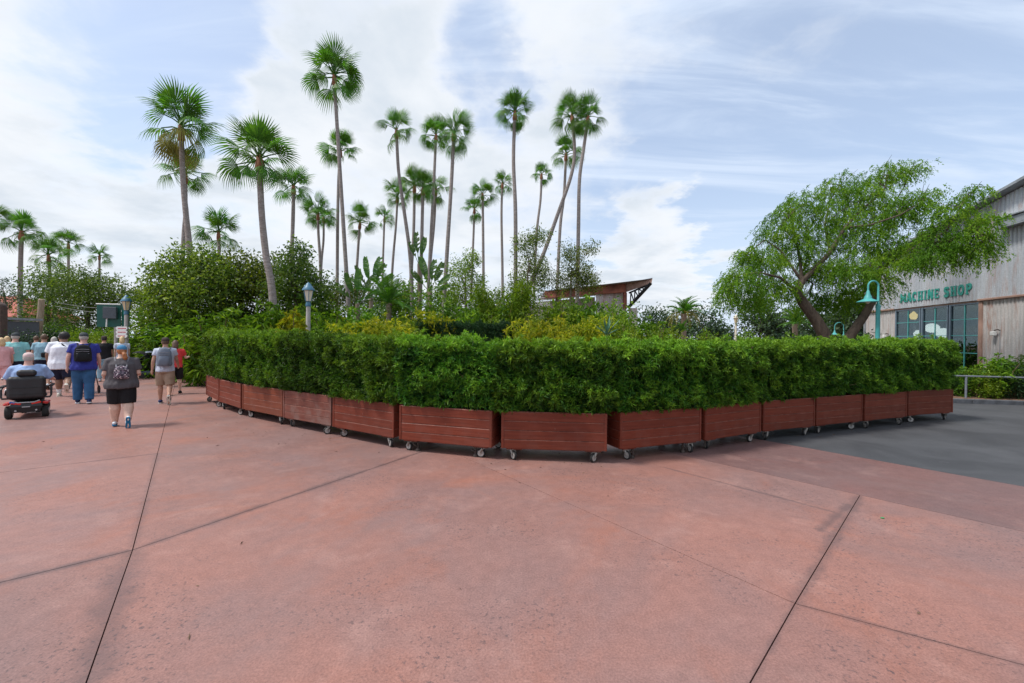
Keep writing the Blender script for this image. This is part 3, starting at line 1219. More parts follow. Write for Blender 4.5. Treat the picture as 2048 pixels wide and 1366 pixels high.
PALMS = [
    # label, crown, via, base, D, R, trunk width, n, kwargs
    ('tallest fan palm, its crown highest in the sky left of centre', (668, 152), [(676, 280), (688, 470)], (700, 660), 28, 64, 10, 26, {}),
    ('big fan palm with yellowing lower leaves, upper left of the grove', (362, 256), [(366, 360), (372, 430)], (380, 520), 24, 78, 13, 25, {'yellow': .7}),
    ('shorter fan palm half hidden behind the big yellowing palm', (371, 350), [(371, 420)], (366, 500), 32, 52, 9, 18, {}),
    ('thick curved fan palm with the broadest crown, in front of dark trees', (519, 318), [(523, 420), (532, 510)], (545, 590), 20, 78, 17, 25, {'low': -38}),
    ('fan palm just right of the thick curved palm', (587, 374), [(586, 440)], (580, 600), 30, 45, 10, 20, {}),
    ('low full fan palm left of the tallest palm', (636, 428), [(637, 470)], (641, 540), 34, 38, 7, 20, {}),
    ('thin fan palm touching the low full one on its right', (647, 436), [(647, 480)], (642, 540), 37, 30, 6, 15, {}),
    ('fan palm whose crown shows behind the tallest trunk', (681, 302), [(676, 400)], (674, 640), 38, 40, 8, 20, {}),
    ('small fan palm right of the tallest trunk, over broad-leaved plants', (720, 446), [(716, 500)], (711, 590), 40, 37, 7, 18, {}),
    ('small slim fan palm left of the bare-crowned palm', (769, 436), [(767, 490)], (765, 560), 46, 27, 5.5, 16, {}),
    ('sparse fan palm with few spread leaves on a leaning trunk', (793, 262), [(797, 340), (808, 420), (820, 510)], (824, 600), 30, 48, 9, 12, {'low': -30}),
    ('fan palm crown just under the sparse one, thin leaning stem', (795, 394), [(792, 450)], (784, 550), 38, 36, 6, 18, {}),
    ('left fan palm of the crowded cluster in the middle', (829, 372), [(827, 470)], (820, 590), 34, 42, 8, 20, {}),
    ('middle fan palm of the crowded cluster with a red brown neck', (846, 378), [(844, 460)], (840, 625), 30, 40, 9, 20, {}),
    ('right fan palm of the crowded cluster, lowest crown', (872, 380), [(868, 450)], (858, 560), 36, 36, 7, 16, {'low': -60}),
    ('tall fan palm just left of and behind the other tall middle palm', (872, 272), [(867, 380), (862, 470)], (856, 600), 34, 40, 8, 20, {}),
    ('tall fan palm in the middle with a clean leaning grey trunk', (908, 268), [(902, 380), (895, 490)], (888, 612), 28, 46, 10, 21, {}),
    ('lower fan palm of the touching pair near the centre', (949, 418), [(947, 470)], (942, 600), 44, 29, 6, 17, {}),
    ('upper fan palm of the touching pair near the centre', (965, 390), [(966, 450)], (967, 590), 40, 32, 7, 18, {}),
    ('fan palm left of the tall straight palm, half its height', (1005, 368), [(1003, 430)], (1005, 560), 42, 29, 6.5, 17, {}),
    ('tall straight fan palm with a round full crown right of centre', (1030, 226), [(1027, 320), (1031, 430)], (1031, 636), 28, 45, 10, 26, {'low': -62}),
    ('short fan palm standing alone before blue sky right of centre', (1083, 350), [(1081, 400), (1074, 460)], (1069, 560), 44, 26, 6.5, 17, {'low': -60}),
    ('fan palm with a strongly curved trunk leaning to the left below', (1144, 232), [(1149, 300), (1142, 352), (1115, 430), (1088, 505)], (1050, 605), 30, 44, 9.5, 22, {}),
    ('fan palm with crown just under the pair at the right of the grove', (1132, 310), [(1128, 390), (1120, 460)], (1113, 615), 36, 38, 8, 16, {}),
    ('rightmost tall fan palm of the grove', (1176, 236), [(1167, 300), (1159, 360), (1157, 450)], (1154, 632), 29, 44, 9.5, 21, {'low': -56}),
    ('squat fan palm rising out of the dark tree on the left', (437, 466), [(438, 500)], (440, 580), 36, 48, 8, 19, {'low': -35}),
    ('fan palm with a thick grey trunk by the left edge', (43, 466), [(41, 540)], (40, 640), 34, 42, 10, 20, {'low': -35}),
    ('fan palm second from the left edge, leaning stem in the trees', (97, 512), [(101, 560)], (108, 610), 38, 40, 7, 19, {'low': -35}),
    ('small fan palm against cloud above the left trees', (137, 488), [(137, 530)], (137, 600), 46, 32, 6, 18, {'low': -30}),
    ('smallest farthest fan palm above the left trees', (199, 512), [(199, 540)], (199, 600), 55, 25, 5, 16, {'low': -30}),
    ('fan palm cut by the left edge of the picture', (-16, 440), [(-16, 520)], (-18, 620), 34, 36, 8, 18, {}),
]
for i, (lab, cr, via, ba, D, Rp, w, n, kw) in enumerate(PALMS):
    fan_palm(lab, cr, via, ba, D, Rp, w, n, i, **kw)


# ------------------------------------------------------------------ feather palms, bird of paradise, spiky plants
def feather_frond(seed, n=26, arch=.35, width=.16):
    g = random.Random(seed)
    mb = MB()
    pts = []
    for i in range(9):
        t = i / 8
        pts.append(Vector((t * (1 - .18 * t), 0, arch * (t - 1.5 * t * t))))
    mb.tube(pts, [.012 - .009 * i / 8 for i in range(9)], 4)
    for i in range(n):
        t = .14 + .86 * i / (n - 1)
        k = min(int(t * 8), 7)
        p = pts[k].lerp(pts[k + 1], t * 8 - k)
        d = (pts[k + 1] - pts[k]).normalized()
        ln = width * (math.sin(PI * (.15 + .8 * t))) * g.uniform(.9, 1.1) + .03
        for s in (-1, 1):
            o = (Vector((0, s, .35)) + d * .85).normalized()
            e = p + o * ln + Vector((0, 0, -.25 * ln))
            sd = d * .010
            mb.add([p - sd, p + sd, p.lerp(e, .55) + sd * .9 + Vector((0, 0, .01)), e], [(0, 1, 2), (0, 2, 3)])
    return mb


FEA = [flat_shade_mesh(feather_frond(i, 30, .32 + .06 * i), 'frond', M['palm']) for i in range(3)]
FEG = flat_shade_mesh(feather_frond(7, 30, .5), 'frond', M['palm_yellow'])


def feather_palm(label, crown, base, D, Rpx, w, n, low, seed, skirt=0, group='feather palms'):
    g = random.Random(seed)
    top, bot = at(*crown, D), at(*base, D)
    loc = Vector((bot.x, bot.y, 0))
    root = thing('date_palm', label, 'palm tree', loc, 0, group)
    r = w / 2 / FPX * D
    t = top - loc
    part('trunk', MB().tube([(0, 0, -.05), t * .5, t * .85, t], [r * 1.1, r, r * 1.15, r * 1.3], 9), M['bark_pale'], root, True)
    rm = Rpx / FPX * D
    for i in range(n):
        f = (i + .5) / n
        el = 84 - f * (84 - low) + g.uniform(-7, 7)
        az = i * 2.39996 + g.uniform(-.2, .2)
        M3 = Matrix.Rotation(az, 3, 'Z') @ Matrix.Rotation(R(-el), 3, 'Y') @ Matrix.Rotation(g.uniform(-.4, .4), 3, 'X')
        link('frond', FEG if f > 1 - skirt else FEA[g.randrange(3)], root, t, M3.to_euler(), rm * 1.15 * g.uniform(.85, 1.1))


feather_palm('date palm with brownish lower fronds far beyond the hedge', (1368, 628), (1368, 690), 50, 42, 9, 40, -35, 3, .35)
feather_palm('date palm glimpsed under the big spreading tree', (1590, 648), (1590, 690), 46, 38, 9, 26, -10, 4)
feather_palm('dark green feather palm low among the yellow shrubs', (778, 606), (779, 650), 22, 66, 9, 24, -20, 5)
feather_palm('small feather palm low in front of the far trees', (1366, 664), (1366, 690), 30, 26, 5, 18, 10, 6)


def paddle_leaf(seed):
    """long bird-of-paradise blade of unit length with a torn edge"""
    g = random.Random(seed)
    mb = MB()
    mb.tube([(0, 0, 0), (.25, 0, .01), (.5, 0, 0), (1.0, 0, -.06)], [.014, .012, .009, .003], 5)
    n = 11
    for s in (-1, 1):
        for i in range(n):
            if g.random() < .04:
                continue
            t0, t1 = .36 + .63 * i / n, .36 + .63 * (i + (1.0 if g.random() < .6 else .93)) / n
            w0 = .105 * math.sin(PI * min(1, (t0 - .34) / .70)) ** .6 + .01
            w1 = .105 * math.sin(PI * min(1, max(.02, (t1 - .34) / .70))) ** .6
            dz = g.uniform(-.008, .008)
            a0, a1 = Vector((t0, 0, -.03 * t0)), Vector((t1, 0, -.03 * t1))
            b0, b1 = a0 + Vector((.04, s * w0, .05 * w0 / .14 + dz)), a1 + Vector((.04, s * w1, .05 * w1 / .14 + dz))
            mb.add([a0, a1, b1, b0], [(0, 1, 2, 3)])
    return mb


PAD = [flat_shade_mesh(paddle_leaf(i), 'leaf', M['bop']) for i in range(4)]


def paradise_plant(label, foot, D, stem_h, leaf, spec, seed):
    """fan of paddle leaves on a stout stem; spec: (lean in the fan plane, tilt towards camera, size)"""
    g = random.Random(seed)
    p = at(*foot, D)
    loc = Vector((p.x, p.y, 0))
    root = thing('bird_of_paradise_plant', label, 'plant', loc, 0, 'giant bird of paradise plants')
    h = p.z + stem_h
    part('stem', MB().tube([(0, 0, 0), (.03, 0, h * .5), (0, 0, h)], [.16, .14, .12], 8), M['bark_pale'], root, True)
    for (lean, tilt, sz) in spec:
        Q = Matrix.Rotation(R(lean), 3, 'Y') @ Matrix.Rotation(R(tilt), 3, 'X') @ Matrix.Rotation(R(-90), 3, 'Y') @ Matrix.Rotation(R(90 + g.uniform(-35, 35)), 3, 'X')
        link('leaf', PAD[g.randrange(4)], root, (0, g.uniform(-.1, .1), h - .1), Q.to_euler(), leaf * sz)


paradise_plant('tall bird of paradise plant with paddle leaves left of the leaning trunk', (742, 590), 27, .2, 2.3,
               [(-8, 4, 1.0), (12, -6, 1.05), (28, 5, .9), (-28, 8, .85), (48, 0, .8), (-52, -5, .75)], 1)
paradise_plant('bird of paradise plant with wide fan right of the palm cluster', (860, 585), 25, .1, 2.1,
               [(-14, 5, 1.0), (6, -6, .95), (24, 4, .9), (48, 0, .75), (-40, 6, .8), (70, 5, .6)], 2)
paradise_plant('upright bird of paradise plant between the middle palm trunks', (838, 545), 29, .6, 2.2, [(-5, 3, 1.0), (10, -5, .9), (-22, 4, .75)], 3)
paradise_plant('bird of paradise plant with low broad leaves by the tallest trunk', (715, 610), 24, .1, 1.9,
               [(-20, 5, 1.0), (4, 5, 1.05), (26, -5, 1.0), (-46, 4, .9), (54, 4, .8)], 4)


def spiky(label, foot, D, size, n, mat, seed, name='agave_plant', group=None):
    g = random.Random(seed)
    p = at(*foot, D)
    loc = Vector((p.x, p.y, max(0, p.z - size * .25)))
    root = thing(name, label, 'plant', Vector((p.x, p.y, 0)), 0, group)
    part('stem', MB().tube([(0, 0, 0), (0, 0, loc.z + .05)], [.07, .06], 7), M['bark_pale'], root)
    mb = MB()
    mb.add([(0, -.035, 0), (0, .035, 0), (.5, .05, -.01), (.5, -.05, -.01), (1, 0, -.06), (.5, 0, -.03)], [(0, 1, 2, 5), (0, 5, 3), (5, 2, 4), (5, 4, 3)])
    me = flat_shade_mesh(mb, 'leaf', mat)
    for i in range(n):
        el = R(85 - 75 * (i + .5) / n + g.uniform(-8, 8))
        Q = Matrix.Rotation(i * 2.4, 3, 'Z') @ Matrix.Rotation(-el, 3, 'Y')
        link('leaf', me, root, (0, 0, loc.z), Q.to_euler(), size * g.uniform(.8, 1.1))


spiky('blue green spiky plant in the yellow shrubs near the rusty roof', (1214, 660), 15, .75, 22, M['agave'], 1)

# ------------------------------------------------------------------ trees and shrubs
def limb(a, b, r0, r1, g, wob=.08, k=4):
    a, b = Vector(a), Vector(b)
    L = (b - a).length
    pts, rad = [], []
    for i in range(k + 1):
        t = i / k
        p = a.lerp(b, t)
        if 0 < i < k:
            p += Vector((g.uniform(-1, 1), g.uniform(-1, 1), g.uniform(-.3, .8))) * L * wob
        pts.append(p)
        rad.append(r0 + (r1 - r0) * t)
    return pts, rad


def crown_np(blobs, seed, style):
    """leaf clumps through the volume of several ellipsoids; style sets leaf size, clump size and habit"""
    g = np.random.default_rng(seed)
    parts = []
    tips = []
    for (c, r, n) in blobs:
        c, r = np.array(c, float), np.array(r, float)
        d = unit(g.normal(size=(n, 3)))
        rad = g.uniform(0, 1, n) ** .42
        bump = 1 + .22 * np.sin(d[:, 0] * 4.1 + c[0]) * np.cos(d[:, 2] * 3.7 + c[2]) + .14 * np.sin(d[:, 0] * 9 + d[:, 2] * 7)
        P = c + d * rad[:, None] * r * bump[:, None]
        tips.append(P[rad > .75])
        k = style['k']
        s = style['spread']
        if style.get('strand'):
            # hanging sprays: leaflets on both sides of a drooping twig
            ln = g.uniform(.6, 1.25, n) * style['strand']
            out = unit(d * np.array([1, 1, .15]) + g.normal(0, .35, (n, 3)))
            t = (np.arange(k) + .5) / k
            px = P[:, None, :] + out[:, None, :] * (ln[:, None] * .55 * t[None, :])[..., None]
            px[..., 2] -= (ln[:, None] * (t[None, :] ** 1.7)) * .75
            C = px.reshape(-1, 3) + g.normal(0, .02, (n * k, 3))
            D = np.repeat(out, k, 0) * .4 + g.normal(0, .45, (n * k, 3)) + np.array([0, 0, -.55])
        elif style.get('whorl'):
            C = np.repeat(P, k, 0) + g.normal(0, s * .15, (n * k, 3))
            ax = unit(d * .5 + np.array([0, -.25, .6]) + g.normal(0, .3, (n, 3)))
            D = np.repeat(ax, k, 0) * .35 + g.normal(0, .7, (n * k, 3))
        else:
            C = np.repeat(P, k, 0) + g.normal(0, s, (n * k, 3))
            D = np.repeat(d, k, 0) * .5 + g.normal(0, .8, (n * k, 3)) + np.array([0, 0, style.get('lift', .1)])
        L = g.uniform(.7, 1.25, n * k) * style['L']
        parts.append(leaves(C, D, L, L * style['W'], None, style.get('droop', .15), g))
    V, F, A = merge(parts)
    return V, F, np.concatenate(tips)


ST = {
    'broad': dict(k=9, spread=.16, L=.17, W=.48),
    'broad_near': dict(k=9, spread=.12, L=.12, W=.48),
    'far': dict(k=8, spread=.35, L=.42, W=.6),
    'airy': dict(k=8, spread=.13, L=.13, W=.45),
    'schef': dict(k=10, spread=.15, L=.21, W=.25, whorl=True, droop=.3),
    'rhapis': dict(k=12, spread=.15, L=.30, W=.12, whorl=True, droop=.35),
    'croton': dict(k=10, spread=.12, L=.19, W=.18, whorl=True, droop=.2),
    'mesq': dict(k=17, spread=.1, L=.088, W=.30, strand=.50),
    'bamboo': dict(k=10, spread=.16, L=.19, W=.17, droop=.5),
    'cover': dict(k=9, spread=.10, L=.13, W=.3),
}


def tree(name, label, cat, foot, D, trunk, blobs_px, style, leafmat, barkmat='bark', r0=.14, seed=0, group=None, twigs=26, Dy=None):
    """foot: pixel of the foot's column; trunk: pixels up the main stem; blobs_px: (px, py, rx px, rz px, depth radius m, D offset, n)"""
    g = random.Random(seed)
    p = at(foot[0], foot[1], D)
    loc = Vector((p.x, p.y, 0))
    root = thing(name, label, cat, loc, 0, group)
    mb = MB()
    stem = [Vector((0, 0, -.05))] + [at(q[0], q[1], D + (q[2] if len(q) > 2 else 0)) - loc for q in trunk]
    k = len(stem)
    mb.tube(stem, [r0 * (1.15 - .65 * i / (k - 1)) for i in range(k)], 9)
    blobs = []
    for (bx, by, rx, rz, ry, dD, n) in blobs_px:
        c = at(bx, by, D + dD) - loc
        s = (D + dD) / FPX
        blobs.append((c, (rx * s, ry, rz * s), n))
    V, F, tips = crown_np(blobs, seed, ST[style])
    for (c, r, n) in blobs:
        near = min(stem[1:] if k > 2 else stem, key=lambda q: (q - c).length + max(0, q.z - c.z))
        pts, rad = limb(near, c, r0 * .42, r0 * .16, g)
        mb.tube(pts, rad, 6)
        for j in range(max(3, int(twigs / len(blobs)))):
            t = tips[g.randrange(len(tips))]
            t = Vector(t)
            q = pts[g.randrange(1, len(pts))]
            if (t - c).length < max(r) * 1.6:
                pp, rr = limb(q, t, r0 * .13, r0 * .03, g, .1, 3)
                mb.tube(pp, rr, 4)
    part('trunk', mb, M[barkmat], root, True)
    link('crown', np_mesh('crown', V, F, M[leafmat]), root)
    return root


# dark broad-leaved trees on the left half
tree('magnolia_tree', 'broad dark evergreen tree under the big yellowing palm', 'tree', (375, 640), 21, [(376, 600), (380, 560)],
     [(345, 560, 44, 42, 1.6, 0, 230), (400, 530, 52, 40, 1.8, .5, 260), (380, 590, 70, 42, 1.8, -.5, 320), (440, 560, 44, 42, 1.6, .3, 230), (318, 600, 30, 34, 1.2, 0, 120), (360, 640, 90, 30, 1.5, .8, 260)],
     'broad', 'olive', seed=11, twigs=60)
tree('magnolia_tree', 'dark evergreen tree behind the thick curved palm trunk', 'tree', (480, 640), 23, [(482, 600), (484, 560)],
     [(480, 540, 46, 44, 1.7, 0, 260), (510, 580, 50, 44, 1.7, 0, 260), (455, 590, 40, 40, 1.4, 0, 180), (545, 555, 30, 44, 1.4, .5, 170), (500, 635, 80, 30, 1.5, .8, 220)],
     'broad', 'olive', seed=12, twigs=60)
tree('magnolia_tree', 'dark evergreen tree with upright shoots left of the lamp post', 'tree', (592, 640), 22, [(592, 600), (594, 560)],
     [(590, 540, 34, 44, 1.4, 0, 190), (620, 575, 38, 42, 1.4, 0, 200), (570, 590, 36, 40, 1.4, 0, 190), (600, 505, 20, 22, .8, .4, 50), (620, 630, 60, 34, 1.4, 1.0, 180)],
     'broad', 'broad', seed=13, twigs=60)
tree('evergreen_tree', 'dark leafy tree behind the green notice board', 'tree', (175, 660), 30, [(176, 620), (180, 585)],
     [(170, 570, 44, 34, 2.2, 0, 240), (215, 580, 44, 34, 2.2, 0, 230), (130, 590, 40, 38, 2.0, .5, 200), (185, 615, 66, 30, 2.2, 0, 280), (180, 655, 90, 26, 1.5, .8, 260), (245, 596, 26, 22, 1.2, 0, 80)],
     'broad', 'broad', seed=14, twigs=60)
tree('evergreen_tree', 'dark leafy tree beside the leaning wooden pole', 'tree', (95, 670), 32, [(96, 630), (98, 590)],
     [(85, 580, 34, 36, 2.0, 0, 170), (115, 560, 36, 30, 2.0, .5, 150), (90, 620, 44, 30, 2.0, 0, 190), (80, 655, 70, 24, 1.5, .5, 200)],
     'broad', 'broad', seed=15, twigs=50)
tree('leafy_tree', 'thin yellowish tree between the lamp with arrow boards and the evergreens', 'tree', (283, 670), 25, [(284, 640), (286, 610)],
     [(283, 590, 24, 22, 1.0, 0, 70), (300, 615, 24, 24, 1.0, 0, 80), (272, 622, 16, 20, .8, 0, 45)], 'airy', 'olive', 'bark_pale', .09, 16, twigs=20)
tree('leafy_tree', 'slender tree with feathery grey leaves at the left edge', 'tree', (12, 660), 28, [(12, 620), (8, 585)],
     [(5, 578, 26, 22, 1.0, 0, 55), (28, 598, 20, 16, .9, 0, 40), (-12, 600, 24, 20, .9, 0, 40)], 'airy', 'far', 'bark_pale', .09, 17, twigs=16)
# lighter trees of the middle
tree('leafy_tree', 'airy light green tree right of the clean leaning palm trunk', 'tree', (932, 640), 26, [(932, 610), (930, 570)],
     [(922, 545, 28, 30, 1.2, 0, 172), (915, 590, 24, 28, 1.1, 0, 138), (945, 520, 18, 20, .8, 0, 82), (955, 580, 22, 34, 1.0, 0, 161)], 'airy', 'lime', 'bark_pale', .10, 21, twigs=30)
tree('leafy_tree', 'airy open tree behind the tall straight palm', 'tree', (1058, 640), 27, [(1056, 600), (1055, 550)],
     [(1050, 490, 30, 22, 1.2, 0, 138), (1076, 472, 26, 16, 1.0, 0, 96), (1062, 530, 36, 30, 1.3, 0, 172), (1085, 560, 26, 34, 1.0, 0, 161), (1040, 570, 22, 36, 1.0, 0, 149)],
     'airy', 'olive', 'bark_pale', .10, 22, twigs=40)
tree('leafy_tree', 'airy open tree with a twig reaching right beside the rightmost palm', 'tree', (1140, 640), 27, [(1141, 600), (1142, 550)],
     [(1140, 510, 26, 26, 1.1, 0, 138), (1180, 497, 18, 14, .8, 0, 55), (1160, 545, 28, 28, 1.2, 0, 161), (1130, 560, 26, 30, 1.0, 0, 161), (1180, 565, 26, 24, 1.0, 0, 138)],
     'airy', 'olive', 'bark_pale', .10, 23, twigs=40)


tree('leafy_tree', 'mid-green tree behind the tallest palm trunk', 'tree', (700, 650), 31, [(700, 620), (700, 590)],
     [(690, 585, 36, 34, 1.4, 0, 170), (720, 605, 34, 34, 1.4, 0, 160), (662, 600, 28, 40, 1.2, 0, 150)], 'broad', 'olive', 'bark_pale', .10, 24, twigs=30)
tree('leafy_tree', 'mid-green tree behind the leaning sparse palm trunk', 'tree', (800, 650), 32, [(800, 620), (800, 590)],
     [(795, 590, 36, 32, 1.4, 0, 170), (825, 605, 30, 32, 1.3, 0, 140), (765, 605, 30, 32, 1.3, 0, 140)], 'broad', 'olive', 'bark_pale', .10, 25, twigs=30)
tree('leafy_tree', 'light green tree behind the clean leaning palm trunk', 'tree', (890, 650), 31, [(888, 620), (886, 590)],
     [(880, 600, 32, 34, 1.3, 0, 150), (905, 605, 28, 32, 1.2, 0, 120)], 'broad', 'lime', 'bark_pale', .10, 26, twigs=24)


def bamboo_clump(label, px, py, D, n, seed):
    g = random.Random(seed)
    p = at(px, py, D)
    loc = Vector((p.x, p.y, 0))
    root = thing('bamboo_clump', label, 'bamboo', loc, 0)
    blobs = []
    for i in range(n):
        a = g.uniform(0, 2 * PI)
        r = g.uniform(.1, .5)
        b = Vector((math.cos(a) * r, math.sin(a) * r, 0))
        h = g.uniform(3.6, 5.0)
        top = b + Vector((math.cos(a) * h * .22, math.sin(a) * h * .16, h))
        mid = b.lerp(top, .5) + Vector((-b.x * .2, 0, .25))
        part('cane', MB().tube([b, b.lerp(mid, .5), mid, mid.lerp(top, .6) + Vector((0, 0, .1)), top], [.032, .030, .027, .02, .008], 6), M['bamboo'], root)
        blobs.append((top + Vector((0, 0, -.3)), (.55, .55, .5), 34))
        blobs.append((mid.lerp(top, .45), (.5, .5, .5), 22))
    V, F, _ = crown_np(blobs, seed, ST['bamboo'])
    o = link('foliage', np_mesh('foliage', V, F, M['lime']), root)


bamboo_clump('bright green bamboo clump with golden canes left of the tall straight palm', 1000, 640, 24, 16, 5)


# shrubs: built once per kind, then copied
def shrub_proto(style, mat, seed, n=90, tall=2.3):
    """about 2.3 m tall and 2 m across"""
    g = random.Random(seed)
    blobs = [((0, 0, .62 * tall), (.80, .75, .38 * tall), int(n * 1.5)), ((.55, .1, .45 * tall), (.5, .5, .34 * tall), n // 2), ((-.55, -.1, .42 * tall), (.5, .5, .34 * tall), n // 2),
             ((.05, -.3, .25 * tall), (.75, .6, .25 * tall), n // 2)]
    V, F, tips = crown_np(blobs, seed, ST[style])
    me = np_mesh('foliage', V, F, M[mat])
    mb = MB()
    for i in range(9):
        t = Vector(tips[g.randrange(len(tips))])
        pts, rad = limb((g.uniform(-.2, .2), g.uniform(-.2, .2), -.02), t, .03, .01, g)
        mb.tube(pts, rad, 5)
    return me, mb.mesh('stem', M['twig'])


SH = {
    'schef': [shrub_proto('schef', 'schef', 40 + i, 90) for i in range(2)],
    'gold': [shrub_proto('croton', 'gold', 50 + i, 110) for i in range(2)],
    'rhapis': [shrub_proto('rhapis', 'schef', 60 + i, 70) for i in range(2)],
    'yrhapis': [shrub_proto('rhapis', 'gold', 70, 60)],
    'lime': [shrub_proto('broad_near', 'lime', 80, 120)],
    'dark': [shrub_proto('broad_near', 'ivy', 90, 150)],
}
_c = {}


def shrub(kind, label, px, py, D, size, hgt=1.0, name=None, group='shrubs behind the hedge', rz=None):
    """px, py: where its top middle shows"""
    p = at(px, py, D)
    nm = name or {'schef': 'schefflera_shrub', 'gold': 'croton_shrub', 'rhapis': 'lady_palm_shrub', 'yrhapis': 'lady_palm_shrub', 'lime': 'leafy_shrub', 'dark': 'leafy_shrub'}[kind]
    k = _c.get(kind, 0)
    _c[kind] = k + 1
    fo, st = SH[kind][k % len(SH[kind])]
    root = thing(nm, label, 'shrub', Vector((p.x, p.y, 0)), random.uniform(0, 6.28) if rz is None else rz, group)
    zs = max(.3, p.z) / 2.4
    ws = max(zs * .75, min(zs * 1.25, size / 1.25))
    s = (ws, ws, zs)
    link('stem', st, root, scale=s)
    link('foliage', fo, root, scale=s)


SHRUBS = [
    ('schef', 'green schefflera shrub at the hedge end nearest the walkway', 392, 640, 17, 1.5),
    ('rhapis', 'fan-leaved lady palm shrub under the broad dark evergreen', 345, 640, 19, 1.7),
    ('yrhapis', 'yellow-leaved lady palm shrub behind the man with a grey backpack', 368, 668, 18, 1.0),
    ('schef', 'bright schefflera shrub behind the man with a grey backpack', 318, 664, 19, 1.4),
    ('schef', 'bright schefflera shrub right of the arrow boards', 285, 662, 21, 1.5),
    ('lime', 'light green shrub under the green notice board', 215, 664, 24, 1.9),
    ('lime', 'light green shrub behind the man in the blue shirt', 165, 655, 26, 2.0),
    ('dark', 'dark green shrub by the leaning wooden pole', 100, 650, 27, 2.2),
    ('rhapis', 'lady palm shrub under the thick curved palm', 430, 620, 16, 1.6),
    ('schef', 'schefflera shrub left of the thick curved trunk', 480, 612, 17, 1.8),
    ('rhapis', 'lady palm shrub at the foot of the thick curved palm', 548, 600, 17, 1.5),
    ('yrhapis', 'yellowish lady palm shrub left of the lamp post', 575, 620, 15, 1.1),
    ('schef', 'schefflera shrub directly behind the lamp post', 625, 612, 18, 1.6),
    ('rhapis', 'lady palm shrub between lamp post and tallest palm', 660, 615, 17, 1.4),
    ('gold', 'gold-leaved shrub at the foot of the tallest palm', 690, 622, 22, 1.2),
    ('schef', 'schefflera shrub right of the tallest palm trunk', 730, 608, 18, 1.6),
    ('gold', 'gold-leaved shrub under the dark feather palm', 765, 628, 16, 1.2),
    ('gold', 'brightest yellow shrub under the wide bird of paradise fan', 850, 606, 19, 1.7),
    ('schef', 'green shrub left of the brightest yellow shrub', 808, 622, 18, 1.3),
    ('gold', 'yellow-green shrub right of the brightest yellow one', 890, 628, 19, 1.1),
    ('lime', 'light green shrub at the foot of the bamboo', 985, 622, 22, 1.3),
    ('lime', 'green shrub right of the bamboo canes', 1060, 618, 22, 1.5),
    ('gold', 'golden shrub behind the tall straight trunk', 1085, 628, 18, 1.3),
    ('gold', 'golden shrub left of the rightmost palm trunk', 1128, 626, 17, 1.3),
    ('schef', 'tall green shrub before the pale wall under the rusty roof', 1182, 585, 24, 1.5),
    ('gold', 'golden shrub at the foot of the rightmost palm', 1180, 622, 17, 1.4),
    ('gold', 'orange-yellow shrub low behind the nearest hedge', 1135, 652, 14, .9),
    ('lime', 'fresh green shrub under the roof truss', 1225, 606, 20, 1.2),
    ('lime', 'fresh green shrub right of the spiky blue plant', 1245, 634, 17, 1.2),
    ('schef', 'bright green shrub right of the pale column', 1300, 632, 22, 1.9),
    ('lime', 'bright green shrub before the far date palm', 1330, 646, 20, 1.5),
    ('lime', 'light green shrub left of the far cream lamp', 1415, 660, 19, 1.2),
    ('lime', 'light green shrub right of the far cream lamp', 1500, 660, 19, 1.3),
    ('dark', 'dark shrub at the foot of the spreading tree', 1590, 666, 20, 2.0),
    ('dark', 'dark shrub between the spreading tree and the shop corner', 1715, 664, 20, 1.9),
    ('dark', 'dark shrub under the near lamp by the shop', 1770, 690, 17, 1.3),
    ('schef', 'bushy green shrub under the big shop window', 1912, 722, 14.4, 1.3),
    ('schef', 'leafy shrub with pale sunlit top under the wall light', 1995, 706, 14.0, 1.0),
    ('lime', 'round green shrub behind the metal rail', 1965, 735, 13.9, .8),
    ('dark', 'dark green shrub behind the rail at the right edge', 2035, 728, 13.8, 1.0),
    ('schef', 'broad-leaved shrub at the right edge against the metal wall', 2058, 708, 14.4, 1.0),
    ('dark', 'dark shrub in front of the kiosk at the left edge', 40, 662, 19.5, 1.6),
    ('gold', 'yellow shrub just left of the tallest palm foot', 672, 632, 15.5, 1.3),
    ('gold', 'yellow-green shrub between lamp post and thick curved palm', 600, 628, 17, 1.4),
    ('gold', 'yellow shrub right of the tallest palm foot', 722, 628, 16, 1.5),
    ('gold', 'yellow shrub left of the dark clipped hedge', 800, 632, 17, 1.5),
    ('gold', 'golden shrub under the rusty roof edge', 1210, 618, 18, 1.6),
    ('gold', 'golden shrub behind the curved palm foot', 1050, 632, 18, 1.4),
    ('schef', 'tall bright shrub left of the bamboo', 940, 600, 23, 1.8),
    ('lime', 'tall lime shrub hiding the hall wall', 1120, 592, 24, 2.0),
]
for s in SHRUBS:
    shrub(*s)

# undergrowth that closes the gaps between the shrubs: one mass of leaves
g_ = np.random.default_rng(5)
cov = []
for (x0, x1, D, ztop, n, st) in ((280, 620, 22, 3.2, 460, 'cover'), (420, 900, 24, 3.8, 620, 'cover'), (880, 1270, 25, 3.6, 620, 'cover'), (1300, 1760, 22, 1.9, 320, 'cover'),
                                 (0, 260, 29, 2.3, 260, 'cover')):
    for i in range(14):
        px = x0 + (x1 - x0) * (i + .5) / 14
        p = at(px, 670, D + g_.uniform(-1.5, 1.5))
        zt = ztop * g_.uniform(.8, 1.15)
        cov.append(((p.x, p.y, zt * .5), (D / FPX * (x1 - x0) / 14 * .9, .9, zt * .55), int(n / 3)))
st_ = dict(ST['cover'], L=.22, W=.36, spread=.16)
V, F, _ = crown_np(cov, 77, st_)
ug = link('undergrowth', np_mesh('undergrowth', V, F, M['schef']))
tag(ug, 'mixed green undergrowth filling the beds behind the hedge', 'undergrowth', kind='stuff')

